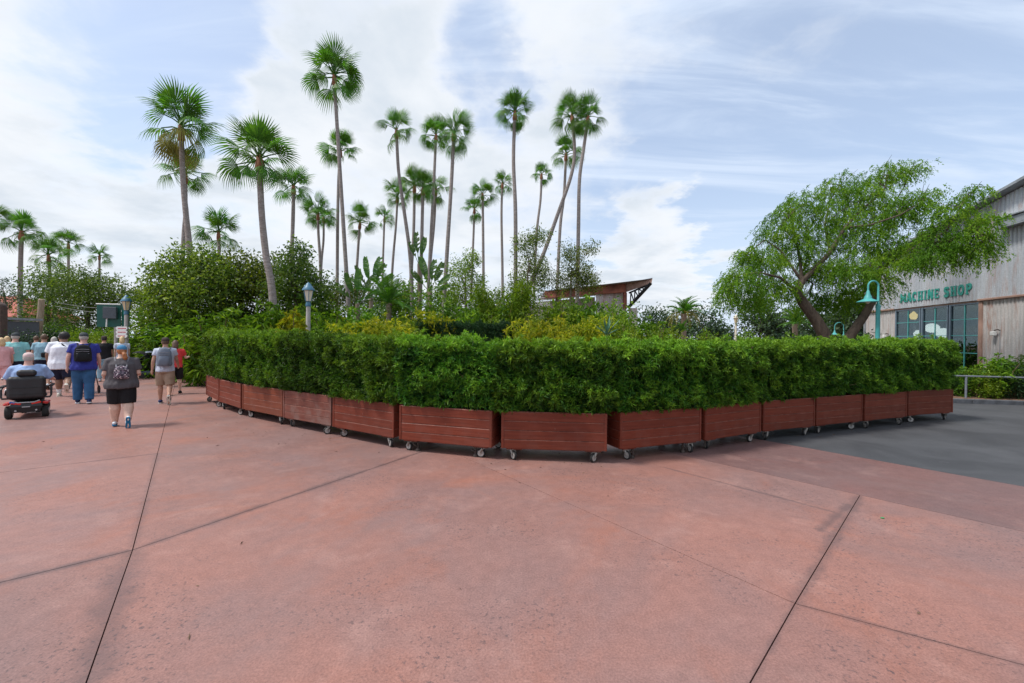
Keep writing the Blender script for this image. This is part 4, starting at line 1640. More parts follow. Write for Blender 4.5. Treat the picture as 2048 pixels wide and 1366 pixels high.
# clipped dark hedge on the far side of the beds
V, F, A = hedge_mesh(61, 5.2, 7000, .0)
a0, a1 = at(780, 650, 19), at(1045, 650, 19)
hd = thing('clipped_hedge', 'long low dark clipped hedge in front of the yellow shrubs', 'hedge', (a0 + a1) / 2 * Vector((1, 1, 0)) if False else Vector(((a0.x + a1.x) / 2, 19, 0)), 0)
link('foliage', np_mesh('foliage', V, F, M['ivy']), hd, scale=((a1.x - a0.x) / 5.3, 1.2, 1.40))['kind'] = 'stuff'
mb = MB()
for i in range(12):
    x = (i - 5.5) * .48
    mb.tube([(x, 0, -.02), (x + .05, 0, .7), (x, 0, 1.7)], [.03, .025, .01], 5)
part('stem', mb, M['twig'], hd)

# far trees on the right, beyond everything
for i, (px, py, rx, rz, D, n, lab) in enumerate((
        (1305, 640, 34, 28, 75, 150, 'far hazy tree between the rusty roof and the date palm'),
        (1345, 652, 34, 30, 70, 150, 'far dark tree left of the date palm trunk'),
        (1405, 648, 36, 40, 66, 190, 'far dark tree right of the date palm'),
        (1440, 668, 30, 22, 70, 110, 'far low tree left of the cream lamp'),
        (1520, 640, 40, 40, 60, 210, 'far dark tree behind the cream lamp'),
        (1570, 655, 40, 36, 62, 180, 'far dark tree under the left side of the spreading tree'),
        (1640, 655, 40, 40, 50, 180, 'dark tree behind the trunk fork of the spreading tree'),
        (1710, 640, 40, 50, 42, 230, 'dark tree behind the teal lamps by the shop'))):
    tree('background_tree', lab, 'tree', (px, 690), D, [(px, 676), (px, py)], [(px, py, rx, rz, rx * D / FPX, 0, n), (px + rx * .7, py + rz * .5, rx * .7, rz * .6, rx * D / FPX * .7, 0, n // 2)],
         'far', 'far', seed=100 + i, group='trees far beyond the hedge on the right', twigs=14, r0=.2)

# ------------------------------------------------------------------ the big spreading tree by the shop
TD = 17.0
troot_p = at(1668, 690, TD)
tl = Vector((troot_p.x, troot_p.y, 0))
big = thing('spreading_tree', 'big feathery spreading tree with forked trunk beside the machine shop', 'tree', tl)
g = random.Random(3)
mb = MB()


def tp(px, py, d=0.0):
    return at(px, py, TD + d) - tl


t1 = [Vector((0, 0, -.05)), tp(1650, 672), tp(1632, 640), tp(1606, 605), tp(1594, 582), tp(1604, 562)]
mb.tube(t1, [.27, .24, .21, .185, .155, .14], 10)
t2 = [Vector((.25, .1, -.05)), tp(1700, 672), tp(1728, 632), tp(1746, 600), tp(1750, 570), tp(1762, 540)]
mb.tube(t2, [.22, .18, .15, .13, .115, .10], 10)
LIMBS = [
    ([t1[-1], tp(1628, 540), tp(1660, 505, -.3), tp(1690, 455, -.3), tp(1722, 420), tp(1765, 385)], .15),
    ([t1[-1], tp(1600, 520, .5), tp(1590, 470, .6), tp(1580, 430, .6)], .10),
    ([t1[-2], tp(1560, 555, -.5), tp(1520, 545, -.8), tp(1475, 550, -.8)], .09),
    ([t1[-1], tp(1560, 500, .3), tp(1530, 480, .5), tp(1490, 510, .5)], .08),
    ([tp(1660, 505, -.3), tp(1650, 450, 1.0), tp(1660, 400, 1.2), tp(1680, 370, 1.2)], .08),
    ([t2[-1], tp(1790, 515, -1), tp(1840, 490, -1.8), tp(1890, 465, -2.4), tp(1925, 410, -2.6)], .10),
    ([tp(1840, 490, -1.8), tp(1900, 480, -2.6), tp(1960, 450, -3.2)], .06),
    ([t2[-1], tp(1755, 490, .4), tp(1775, 430, .6), tp(1810, 370, .6)], .09),
    ([t2[-2], tp(1720, 540, -.8), tp(1690, 560, -1.2)], .06),
    ([tp(1690, 455, -.3), tp(1740, 450, -1), tp(1800, 430, -1.5), tp(1850, 400, -1.5)], .07),
]
for pts, r in LIMBS:
    mb.tube(pts, [r * .72 * (1 - .75 * i / (len(pts) - 1)) for i in range(len(pts))], 7)
BL = [
    (1480, 560, 38, 34, 1.0, -.8, 95), (1455, 590, 18, 26, .6, -.8, 30), (1505, 600, 34, 30, .9, -.6, 80), (1525, 525, 40, 32, 1.0, .3, 95), (1552, 575, 36, 38, 1.0, .2, 100),
    (1560, 455, 40, 40, 1.1, .6, 100), (1600, 410, 38, 34, 1.1, .7, 90), (1600, 490, 44, 40, 1.2, .4, 120), (1645, 535, 44, 38, 1.1, .7, 110), (1620, 605, 40, 32, .9, 1.2, 70),
    (1660, 440, 46, 42, 1.3, .6, 120), (1680, 375, 40, 30, 1.1, 1.0, 80), (1730, 400, 46, 38, 1.2, .3, 115), (1770, 350, 34, 26, 1.0, .4, 65), (1820, 340, 28, 18, .8, .4, 32),
    (1720, 470, 46, 40, 1.2, -.4, 120), (1700, 540, 46, 40, 1.1, -.9, 110), (1670, 595, 40, 32, .9, 1.0, 80), (1715, 590, 34, 30, .8, 1.0, 60), (1494, 508, 26, 20, .7, .5, 45),
    (1790, 430, 40, 36, 1.1, -.8, 95), (1835, 400, 34, 28, .9, -1.2, 60), (1780, 500, 34, 30, .8, -1.0, 70),
    (1860, 470, 36, 32, .8, -2.0, 60), (1905, 420, 34, 26, .7, -2.5, 48), (1945, 385, 22, 18, .5, -2.6, 22), (1880, 505, 42, 28, .7, -2.4, 80), (1935, 475, 36, 28, .7, -2.9, 65),
    (1970, 440, 24, 20, .5, -3.2, 34), (1965, 500, 24, 24, .5, -3.2, 30), (1830, 522, 32, 20, .6, -2.0, 45),  (1760, 560, 28, 26, .6, -1.2, 50),
]
blobs = []
for (bx, by, rx, rz, ry, dD, n) in BL:
    s = (TD + dD) / FPX
    blobs.append((tp(bx, by, dD), (rx * s * .95, ry * .95, rz * s * .92), int(n * 2.9)))
V, F, tips = crown_np(blobs, 9, ST['mesq'])
nodes = [p for pts, r in LIMBS for p in pts]
for (c, r, n) in blobs:
    near = min(nodes, key=lambda q: (q - c).length)
    pts, rad = limb(near, c, .045, .018, g, .12)
    mb.tube(pts, rad, 5)
    for j in range(7):
        e = c + Vector((g.uniform(-1, 1) * r[0], g.uniform(-1, 1) * r[1], g.uniform(-.4, 1) * r[2]))
        pp, rr = limb(pts[g.randrange(1, 5)], e, .014, .004, g, .12, 3)
        mb.tube(pp, rr, 4)
part('trunk', mb, M['bark'], big, True)
link('crown', np_mesh('crown', V, F, M['mesq']), big)

# ------------------------------------------------------------------ the corrugated machine shop on the right
LEDGE = 3.6
WA, WB = at_z(1733, 624, LEDGE), at_z(2048, 590, LEDGE)
wd = (WB - WA)
wd.z = 0
wd.normalize()                                   # along the wall, towards the camera
wn = Vector((wd.y, -wd.x, 0))                    # outwards
if wn.x > 0:
    wn = -wn
W0 = Vector((WA.x, WA.y, 0))


def on_wall(px, py, out=0.0):
    """the wall-plane coordinates (along, z) that show at a pixel"""
    r = ray(px, py)
    o = Vector((0, 0, EYE))
    pl = W0 + wn * out
    t = (pl - o).dot(wn) / r.dot(wn)
    p = o + r * t
    return (p - W0).dot(wd), p.z


def wv(u, z, out=0.0):
    return wd * u + wn * out + Vector((0, 0, z))


shop = thing('machine_shop', 'grey and rusty corrugated metal shop building with big window at right', 'building', W0)
W_LEN = 26.0
ur, zr = on_wall(2048, 372)
ul, zl = on_wall(1822, 492.5)
slope = (zr - zl) / (ur - ul)
EAVE = zl - slope * ul
RIDGE_U = W_LEN / 2


def roof_z(u):
    return EAVE + slope * min(u, W_LEN - u)


def corr_panel(u0, u1, zb, ztop, out, name, mat, amp=.055, pitch=.17):
    n = max(2, int(round((u1 - u0) / pitch))) * 4
    vs, fs = [], []
    for i in range(n + 1):
        u = u0 + (u1 - u0) * i / n
        o = out + amp * (0, 1, 1, 1)[i % 4]
        zt = ztop(u) if callable(ztop) else ztop
        vs += [wv(u, zb, o), wv(u, zt, o)]
    for i in range(n):
        fs.append((2 * i, 2 * i + 1, 2 * i + 3, 2 * i + 2))
    mb = MB().add(vs, fs)
    return part(name, mb, mat, shop)


# window bays on the wall
bays = []
for (xa, xb) in ((1794, 1841), (1847, 1896), (1903, 1959)):
    ua = on_wall(xa, 640)[0]
    ub = on_wall(xb, 640)[0]
    bays.append((ua, ub))
WIN_T = on_wall(1880, 612)[1]
WIN_B = .55
w_u0, w_u1 = bays[0][0] - .06, bays[-1][1] + .05
# upper sheets, in strips
k = 0
u = 0.0
while u < W_LEN - .2:
    u2 = min(u + 1.38, W_LEN)
    corr_panel(u, u2 - .004, LEDGE - .02, lambda q: roof_z(q) - .05, .05 + .004 * (k % 2), 'wall_sheet', M['sheet'])
    u = u2
    k += 1
# lower sheets left and right of the window
u = 0.0
while u < w_u0 - .1:
    u2 = min(u + 1.2, w_u0)
    corr_panel(u, u2, 0.0, LEDGE - .05, .0 + .004 * (k % 2), 'wall_sheet', M['sheet_rusty'], .032, .15)
    u = u2
    k += 1
u = w_u1 + .10
while u < W_LEN - .2:
    u2 = min(u + 1.25, W_LEN)
    corr_panel(u, u2 - .003, 0.0, LEDGE - .05, .0 + .004 * (k % 2), 'wall_sheet', M['sheet_rusty'], .032, .15)
    u = u2
    k += 1
lowz = on_wall(1930, 606)[1]
rotw = Matrix.Rotation(math.atan2(wd.y, wd.x), 3, 'Z')


def wbox(u0, u1, z0, z1, o0, o1, bev=0.0):
    c = wv((u0 + u1) / 2, (z0 + z1) / 2, (o0 + o1) / 2)
    return MB().box(c, (abs(u1 - u0), abs(o1 - o0), z1 - z0), rotw, bev)


part('ledge', wbox(-.05, w_u0, LEDGE - .06, LEDGE + .02, .02, .13, .01), M['rust_pale'], shop)
part('ledge', wbox(w_u1, W_LEN, LEDGE - .06, LEDGE + .02, .02, .13, .01), M['rust_pale'], shop)
part('header', wbox(w_u0, w_u1, WIN_T, LEDGE, -.02, .03), M['rust_pale'], shop)
part('corner_trim', wbox(-.09, .0, 0, roof_z(0) - .05, -.08, .09), M['trim_grey'], shop)
part('jamb', wbox(w_u1 - .01, w_u1 + .16, 0, WIN_T, -.05, .07), M['rust_pale'], shop)
# roof with verge
vs = []
for o in (.45, -12.0):
    for uu in (-.35, RIDGE_U, W_LEN + .35):
        for dz in (0, .10):
            vs.append(wv(uu, (roof_z(max(0, min(uu, W_LEN))) if uu != -.35 else roof_z(0) - .35 * slope) + dz, o))
fs = [(0, 2, 3, 1), (2, 4, 5, 3), (6, 7, 9, 8), (8, 9, 11, 10), (1, 3, 9, 7), (3, 5, 11, 9), (0, 6, 8, 2), (2, 8, 10, 4), (0, 1, 7, 6), (4, 10, 11, 5)]
part('roof', MB().add(vs, fs), M['trim_grey'], shop)
# side and back walls, floor of the shop so the window looks into a dark room
part('side_wall', MB().add([wv(0, 0, 0), wv(0, roof_z(0), 0), wv(0, roof_z(0), -11.8), wv(0, 0, -11.8)], [(0, 1, 2, 3)]), M['sheet_rusty'], shop)
part('inner_wall', wbox(-.0, W_LEN, 0, 3.8, -4.2, -4.0), M['interior'], shop)
part('inner_ceiling', wbox(.1, W_LEN, 3.75, 3.85, -4.0, -.1), M['interior'], shop)
part('sill', wbox(w_u0, w_u1, 0, WIN_B, -.06, .05), M['trim_grey'], shop)
# hood on the upper wall
hu0, hz0 = on_wall(1990, 450, .4)
part('hood', wbox(hu0, hu0 + 5.0, hz0 - .14, hz0 + .16, .06, .40, .02), M['trim_grey'], shop)
part('hood_lip', wbox(hu0 - .04, hu0 + 5.04, hz0 + .165, hz0 + .205, .06, .47), M['trim_grey'], shop)
part('hood_lip', wbox(hu0 - .02, hu0 + 5.02, hz0 - .19, hz0 - .145, .06, .44), M['trim_grey'], shop)
# windows: frame > muntins, panes
for bi, (ua, ub) in enumerate(bays):
    fr = wbox(ua - .07, ua, WIN_B, WIN_T, -.08, .05)
    b2 = wbox(ub, ub + .05, WIN_B, WIN_T, -.08, .05)
    fr.add(b2.v, b2.f)
    b3 = wbox(ua, ub, WIN_T - .06, WIN_T - .003, -.08, .03)
    fr.add(b3.v, b3.f)
    w = part('window', fr, M['frame_blue'], shop)
    um = (ua + ub) / 2
    rows = [on_wall((1905 + 1959) / 2, yy)[1] for yy in (638.5, 671, 706)]
    zs = [WIN_B] + sorted(rows) + [WIN_T - .06]
    part('muntin', wbox(um - .02, um + .02, WIN_B, WIN_T - .062, -.012, .018), M['teal'], w)
    for z in sorted(rows):
        part('muntin', wbox(ua + .002, um - .021, z - .014, z + .014, -.01, .012), M['teal'], w)
        part('muntin', wbox(um + .021, ub - .002, z - .014, z + .014, -.01, .012), M['teal'], w)
    for (p0, p1) in ((ua, um - .02), (um + .02, ub)):
        for za, zb in zip(zs[:-1], zs[1:]):
            part('pane', wbox(p0 + .003, p1 - .003, za + .015, zb - .015, -.008, -.002), M['glass'], w)


def wall_light(label, px, py):
    uu, zz = on_wall(px, py, .1)
    root = thing('wall_light', label, 'wall light', W0 + wv(uu, zz, 0), math.atan2(wd.y, wd.x), 'wall lights on the machine shop')
    s = 1 if (Matrix.Rotation(math.atan2(wd.y, wd.x), 3, 'Z') @ Vector((0, 1, 0))).dot(wn) > 0 else -1
    part('bracket', MB().tube([(.12, s * .03, .10), (.12, s * .12, .13), (.02, s * .14, .10)], .022, 6), M['lock_metal'], root)
    part('lamp_box', MB().box((-.02, s * .14, -.02), (.16, .13, .16), None, .015), M['white_paint'], root)
    part('conduit', MB().tube([(.13, s * .03, .10), (.13, s * .03, -1.1)], .014, 6), M['trim_grey'], root)


wall_light('small white box lamp on the metal wall right of the shop window', 1990, 666)
wall_light('small lamp on the rusty wall left of the shop window', 1771, 672)

# ---- teal letters on the wall
SER = .10


def glyph(ch):
    """slab-serif letters as strokes (x0,y0,x1,y1,width) in a 0..w x 0..1 box; arcs as polylines"""
    T = .22
    W_ = {'M': 1.0, 'A': .86, 'C': .78, 'H': .88, 'I': .42, 'N': .88, 'E': .74, 'S': .74, 'O': .82, 'P': .78}[ch]
    S = []
    t2 = T / 2

    def st(x0, y0, x1, y1, w=T):
        S.append((x0, y0, x1, y1, w))

    def serif(x, y, w=.40):
        st(x - w / 2, y, x + w / 2, y, .10)

    def arc(cx, cy, rx, ry, a0, a1, n=10, w=T * .85):
        for i in range(n):
            p, q = a0 + (a1 - a0) * i / n, a0 + (a1 - a0) * (i + 1) / n
            st(cx + rx * math.cos(R(p)), cy + ry * math.sin(R(p)), cx + rx * math.cos(R(q)), cy + ry * math.sin(R(q)), w)
    if ch == 'M':
        st(t2, 0, t2, 1); st(W_ - t2, 0, W_ - t2, 1); st(t2, 1, W_ / 2, .25, .16); st(W_ - t2, 1, W_ / 2, .25, .16)
        serif(t2, .05, .36); serif(W_ - t2, .05, .36)
    elif ch == 'A':
        st(.10, 0, W_ / 2, 1, .18); st(W_ - .12, 0, W_ / 2, 1, .26); st(.2, .32, W_ - .2, .32, .12); serif(.10, .05, .28); serif(W_ - .12, .05, .3)
    elif ch == 'C':
        arc(W_ / 2, .5, W_ / 2 - .10, .44, 50, 310, 14); st(W_ - .09, .66, W_ - .09, .95, .1)
    elif ch == 'H':
        for x in (.2, W_ - .2):
            st(x, 0, x, 1); serif(x, .05); serif(x, .95)
        st(.2, .5, W_ - .2, .5, .14)
    elif ch == 'I':
        st(W_ / 2, 0, W_ / 2, 1); serif(W_ / 2, .05, .42); serif(W_ / 2, .95, .42)
    elif ch == 'N':
        st(.14, 0, .14, 1, .2); st(W_ - .14, 0, W_ - .14, 1, .2); st(.16, .98, W_ - .14, .05, .24); serif(.14, .05, .3); serif(W_ - .14, .95, .3)
    elif ch == 'E':
        st(.18, 0, .18, 1); st(.1, .07, W_, .07, .14); st(.1, .93, W_, .93, .14); st(.18, .5, W_ - .14, .5, .13); st(W_ - .05, .05, W_ - .05, .28, .1); st(W_ - .05, .72, W_ - .05, .95, .1)
    elif ch == 'S':
        arc(W_ / 2, .73, W_ / 2 - .12, .20, 20, 270, 9, .2); arc(W_ / 2, .29, W_ / 2 - .12, .23, 90, -160, 9, .22)
    elif ch == 'O':
        arc(W_ / 2, .5, W_ / 2 - .11, .43, 0, 360, 18)
    elif ch == 'P':
        st(.2, 0, .2, 1); serif(.2, .05); arc(W_ * .5, .72, W_ / 2 - .1, .22, -90, 90, 8, .2); st(.2, .94, W_ * .5, .94, .12); st(.2, .50, W_ * .5, .50, .12)
    return S, W_


u0, z0 = on_wall(1801, 604, .12)
u1, z1 = on_wall(1946, 589, .12)
_, ztop = on_wall(1946, 568, .12)
zb = (z0 + z1) / 2
LH = ztop - z1
text = 'MACHINE SHOP'
widths = [.55 if c == ' ' else glyph(c)[1] + .16 for c in text]
sc_u = (u1 - u0) / sum(widths)
sign = thing('wall_sign', 'teal slab-serif letters reading MACHINE SHOP above the window', 'sign', W0 + wv((u0 + u1) / 2, zb, .07))
x = u0
for c, w in zip(text, widths):
    if c != ' ':
        mb = MB()
        for j, (xa, ya, xb, yb, sw) in enumerate(glyph(c)[0]):
            pa = Vector((x + xa * sc_u, zb + ya * LH))
            pb = Vector((x + xb * sc_u, zb + yb * LH))
            d = pb - pa
            if d.length < 1e-5:
                continue
            ang = math.atan2(d.y, d.x)
            cc = (pa + pb) / 2
            hw = abs(math.sin(ang)) * sw * sc_u + abs(math.cos(ang)) * sw * LH
            rot = rotw @ Matrix.Rotation(-ang, 3, 'Y')
            mb.box(W0 + wv(cc.x, cc.y, .125 + .0006 * j), (d.length + hw * .15, .02, hw), rot)
        part('letter', mb, M['teal_letter'], sign, world=True)
    x += w * sc_u

# glowing globes and lantern added indoors in place of lamp reflections in the panes
for (px, py, r, dp, lab) in ((1864, 656, .30, 1.6, 'white globe highest of three, glowing stand-in for a shop window reflection'),
                             (1836, 668, .26, 1.5, 'white globe left of three, glowing stand-in for a shop window reflection'),
                             (1887, 666, .30, 1.5, 'white globe right of three, glowing stand-in for a shop window reflection')):
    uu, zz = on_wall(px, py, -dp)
    root = thing('globe_reflection', lab, 'lamp', W0 + wv(uu, 0, -dp), 0, 'stand-ins for globe reflections in the shop window')
    part('globe', MB().ball((0, 0, zz), (r, r, r * .8), 18, 12), M['globe_reflection_glow'], root, True)
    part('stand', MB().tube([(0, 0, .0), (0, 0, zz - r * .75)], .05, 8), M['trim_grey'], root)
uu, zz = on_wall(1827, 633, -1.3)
root = thing('lantern_reflection', 'reflected amber lantern on a teal post, glowing stand-in behind the left shop pane', 'lamp', W0 + wv(uu, 0, -1.3))
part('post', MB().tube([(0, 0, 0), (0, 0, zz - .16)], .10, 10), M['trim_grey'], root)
part('lantern', MB().lathe([(.10, -.16), (.16, -.05), (.17, .1), (.09, .2), (.03, .27)], 10, (0, 0, zz)), M['lantern_reflection_glow'], root, True)

# ------------------------------------------------------------------ rusty-roofed building in the middle distance
BD = 34.0
bp = lambda px, py, d=0.0: at(px, py, BD + d)
b0 = bp(1200, 640)
hall = thing('rusty_roof_hall', 'pale corrugated hall with rusty red roof beam behind the yellow shrubs', 'building', Vector((b0.x, b0.y, 0)))


def slab_part(name, quad, thick, mat, dirv=Vector((0, 1, 0))):
    vs = [Vector(q) for q in quad] + [Vector(q) + dirv * thick for q in quad]
    n = len(quad)
    mb = MB().add(vs, [tuple(range(n)), tuple(range(2 * n - 1, n - 1, -1))] + [(i, i + n, (i + 1) % n + n, (i + 1) % n) for i in range(n)])
    return part(name, mb, mat, hall, world=True)


slab_part('fascia', [bp(1090, 582.5, 1.2), bp(1252, 567), bp(1252, 584), bp(1090, 596, 1.2)], .35, M['rust_beam'])
slab_part('fascia', [bp(1252.6, 567), bp(1305, 557, -1.5), bp(1303, 567, -1.5), bp(1252.6, 584)], .3, M['rust_pale'])
slab_part('roof', [bp(1090, 581, 1.2), bp(1252, 565.5), bp(1305, 555.5, -1.5), bp(1305, 557, -1.5), bp(1252, 567), bp(1090, 582.5, 1.2)], 9, M['trim_grey'])
for i in range(9):
    xa, xb = 1192 + i * 6.8, 1192 + (i + 1) * 6.8
    q = [bp(xa, 584, .6), bp(xb - .3, 583.5, .6), bp(xb - .3, 690, .6), bp(xa, 690, .6)]
    slab_part('wall_sheet', q, .05 + .03 * (i % 2), M['sheet_white'])
for i in range(6):
    y0, y1 = 603 + i * 4.0, 605.3 + i * 4.0
    slab_part('slat', [bp(900, y0 + 2.5, 1.8), bp(1100, y0 - 14, 1.8), bp(1100, y1 - 14, 1.8), bp(900, y1 + 2.5, 1.8)], .06, M['white_paint'])
slab_part('wall', [bp(880, 620, 2.4), bp(1190, 594, 2.4), bp(1190, 690, 2.4), bp(880, 690, 2.4)], .1, M['sheet_white'])
slab_part('post', [bp(1248, 585, .1), bp(1254, 585, .1), bp(1254, 618, .1), bp(1248, 618, .1)], .25, M['rust_beam'])
part('truss', MB().tube([bp(1256, 616, -.2), bp(1302, 566, -1.4)], .13, 6), M['black_steel'], hall, world=True)
part('truss', MB().tube([bp(1258, 586, -.2), bp(1300, 568, -1.4)], .07, 6), M['black_steel'], hall, world=True)
for i in range(5):
    t = (i + .5) / 5.2
    a, b = bp(1258, 586, -.2).lerp(bp(1300, 568, -1.4), t), bp(1256, 616, -.2).lerp(bp(1302, 566, -1.4), t)
    c = bp(1256, 616, -.2).lerp(bp(1302, 566, -1.4), min(1, t + .17))
    part('truss', MB().tube([a, b], .05, 5), M['black_steel'], hall, world=True)
    part('truss', MB().tube([a, c], .05, 5), M['black_steel'], hall, world=True)
slab_part('column', [bp(1261, 616, -.3), bp(1275, 616, -.3), bp(1275, 690, -.3), bp(1261, 690, -.3)], .5, M['sheet_white'])
part('roof_unit', MB().box(bp(1168, 562, 3), (2.2, 1.2, 1.3)), M['white_paint'], hall, world=True)

# buildings at the far left
p = at(0, 660, 40)
h1 = thing('tiled_roof_house', 'cream house with red tiled roof at the far left edge', 'building', Vector((p.x - 3.2, 40, 0)))
part('wall', MB().box((0, 3, 1.7), (9, 6, 3.4)), M['stucco'], h1)
part('roof', MB().add([(-4.9, -.4, 3.4), (4.9, -.4, 3.4), (4.9, 6.4, 3.4), (-4.9, 6.4, 3.4), (-2, 3, 5.6), (2, 3, 5.6)],
                      [(0, 1, 5, 4), (1, 2, 5), (2, 3, 4, 5), (3, 0, 4), (0, 3, 2, 1)]), M['roof_tile'], h1)
p = at(-58, 690, 22)
kk = thing('kiosk', 'low kiosk with dark green awning behind the crowd at left', 'kiosk', Vector((p.x, 22, 0)))
part('wall', MB().box((0, 1.0, 1.25), (2.6, 2.0, 2.5)), M['slate_panel'], kk)
aw = at(10, 655, 22).z
part('awning', MB().add([(-1.7, -.9, 2.35), (1.5, -.9, 2.35), (1.5, .1, 2.75), (-1.7, .1, 2.75), (-1.7, -.9, 2.2), (1.5, -.9, 2.2)], [(0, 1, 2, 3), (0, 4, 5, 1)]), M['sign_green'], kk)
part('roof', MB().box((0, 1.0, 2.62), (2.8, 2.2, .12)), M['trim_grey'], kk)
p = at(3, 690, 20)
pn = thing('brown_post', 'dark brown wide post cut by the left edge above the crowd', 'post', Vector((p.x - .15, 20, 0)))
part('shaft', MB().box((0, 0, 1.55), (.55, .3, 3.1), None, .02), M['brown_panel'], pn)
part('cap', MB().lathe([(.30, 3.1), (.26, 3.2), (.05, 3.35)], 10), M['brown_panel'], pn)

# ------------------------------------------------------------------ lamps, signs, rail, fence
def gooseneck(label, px, ybase, ytop, D, side, px_shade, py_shade):
    p = at(px, ytop, D)
    loc = Vector((p.x, p.y, 0))
    h = p.z
    root = thing('gooseneck_lamp', label, 'street lamp', loc, 0, 'teal gooseneck lamps by the shop')
    s = at(px_shade, py_shade, D) - loc
    half = s.x / 2
    zc_ = h - abs(half)
    part('post', MB().lathe([(.12, 0), (.12, .35), (.072, .45), (.062, zc_ - .75), (.072, zc_ - .73), (.072, zc_ - .66), (.036, zc_ - .58), (.03, zc_)], 12), M['teal'], root, True)
    pts = [(half + abs(half) * math.cos(a) * (-1 if half > 0 else 1), 0, zc_ + abs(half) * math.sin(a)) for a in np.linspace(0, PI, 13)]
    pts.append((s.x, 0, s.z + .30))
    part('arm', MB().tube(pts, .027, 8), M['teal'], root, True)
    part('shade', MB().lathe([(.028, .34), (.045, .30), (.055, .22), (.095, .14), (.115, .06), (.20, .015), (.305, -.035), (.31, -.05), (.15, .0), (.03, .02)], 18, s), M['teal'], root, True)
    part('bulb', MB().ball(s + Vector((0, 0, -.02)), (.07, .07, .09), 10, 7), M['lamp_cream'], root, True)


gooseneck('large teal gooseneck lamp before the shop corner', 1757, 690, 562, 14.2, -1, 1736, 601)
gooseneck('small teal gooseneck lamp further off under the spreading tree', 1687.5, 690, 645, 37, -1, 1669, 668)


def lantern_post(label, px, ytop, D, post, cap, glass, group):
    p = at(px, ytop, D)
    loc = Vector((p.x, p.y, 0))
    h = p.z
    root = thing('lantern_post', label, 'street lamp', loc, 0, group)
    part('post', MB().lathe([(.16, 0), (.16, .5), (.095, .62), (.075, h - .92), (.075, h - .90)], 12), post, root, True)
    part('collar', MB().lathe([(.09, h - .90), (.10, h - .86), (.075, h - .74), (.105, h - .70)], 10), cap, root, True)
    part('lantern', MB().lathe([(.10, h - .70), (.175, h - .30)], 6), glass, root)
    mb = MB()
    for i in range(6):
        a = 2 * PI * i / 6
        mb.tube([(.104 * math.cos(a), .104 * math.sin(a), h - .70), (.18 * math.cos(a), .18 * math.sin(a), h - .29)], .011, 4)
    part('lantern_frame', mb, cap, root)
    part('cap', MB().lathe([(.225, h - .30), (.225, h - .275), (.14, h - .15), (.10, h - .10), (.08, h - .05), (.02, h)], 12), cap, root, True)
    return root, h


lantern_post('blue-capped lantern on a grey post behind the hedge left of centre', 617, 565, 16, M['post_grey'], M['post_blue'], M['lamp_cream'], 'blue capped lantern posts')
lp, lh = lantern_post('blue-capped lantern on a grey post with white arrow boards', 253, 590, 19.6, M['post_grey'], M['post_blue'], M['lamp_amber'], 'blue capped lantern posts')
lantern_post('far cream lantern post beyond the hedge on the right', 1472, 629, 36, M['lamp_cream'], M['lamp_cream'], M['lamp_amber'], None)

# arrow boards on the second lantern post
ab = thing('arrow_boards', 'three white arrow boards with red lettering on the lantern post', 'sign', lp.location + Vector((0, -.16, 0)))
for i, (ya, flip) in enumerate(((657, 1), (664.5, 1), (672, 1))):
    z = at(251, ya, 19.6).z
    x0, x1 = at(239, ya, 19.6).x - lp.location.x, at(261, ya, 19.6).x - lp.location.x
    w = .085
    b = part('board', MB().prism([(x0 + .05, z - w), (x1 - .06, z - w), (x1, z - w * .4), (x1, z + w * .4), (x1 - .06, z + w), (x0 + .05, z + w), (x0, z + w * .4), (x0, z - w * .4)], -.02, .02), M['white_paint'], ab)
    mb = MB()
    xx = x0 + .09
    while xx < x1 - .10:
        ww = random.uniform(.03, .06)
        mb.box((xx + ww / 2, -.022, z), (ww, .004, .05))
        xx += ww + .014
    part('lettering', mb, M['red_ink'], b)
part('bracket', MB().box((0, .06, at(251, 664, 19.6).z), (.04, .12, .4)), M['post_grey'], ab)

# dark green notice board on its stub post
D = 20.2
p = at(225, 690, D)
nb = thing('notice_board', 'dark green folding notice board seen from behind', 'sign', Vector((p.x, p.y, 0)))
zt, zb_ = at(225, 609, D).z, at(225, 654, D).z
xl, xm, xr = at(194, 630, D).x - p.x, at(230, 630, D).x - p.x, at(258, 630, D).x - p.x


def nboard(xa, xb, ya, yb, name, mat, z0_, z1_, th=.06):
    d = Vector((xb - xa, yb - ya, 0))
    rot = Matrix.Rotation(math.atan2(d.y, d.x), 3, 'Z')
    return part(name, MB().box(((xa + xb) / 2, (ya + yb) / 2, (z0_ + z1_) / 2), (d.length, th, z1_ - z0_), rot, .008), mat, nb)


nboard(xl, xm - .03, .0, .35, 'panel', M['sign_green'], zb_, zt)
nboard(xm + .03, xr, .35, .0, 'panel', M['sign_green'], zb_ + .03, zt + .06)
zs0, zs1 = at(225, 637, D).z, at(225, 614, D).z
nboard(at(208, 630, D).x - p.x, at(229, 630, D).x - p.x, -.02, .12, 'back_box', M['slate_panel'], zs0, zs1, .14)
part('strut', MB().tube([(at(213, 630, D).x - p.x, .0, zb_), (at(213, 630, D).x - p.x, .02, zs0)], .03, 6), M['white_paint'], nb)
part('top_rail', MB().tube([(xl, -.05, zt + .02), (xm, .28, zt + .03)], .025, 6), M['white_paint'], nb)
part('finial', MB().lathe([(.05, 0), (.07, .05), (.04, .1), (.06, .15), (.02, .22)], 8, (at(234, 600, D).x - p.x, .3, zt + .06)), M['white_paint'], nb, True)
part('post', MB().lathe([(.12, 0), (.09, .4), (.085, zb_)], 10, (0, .2, 0)), M['post_grey'], nb, True)

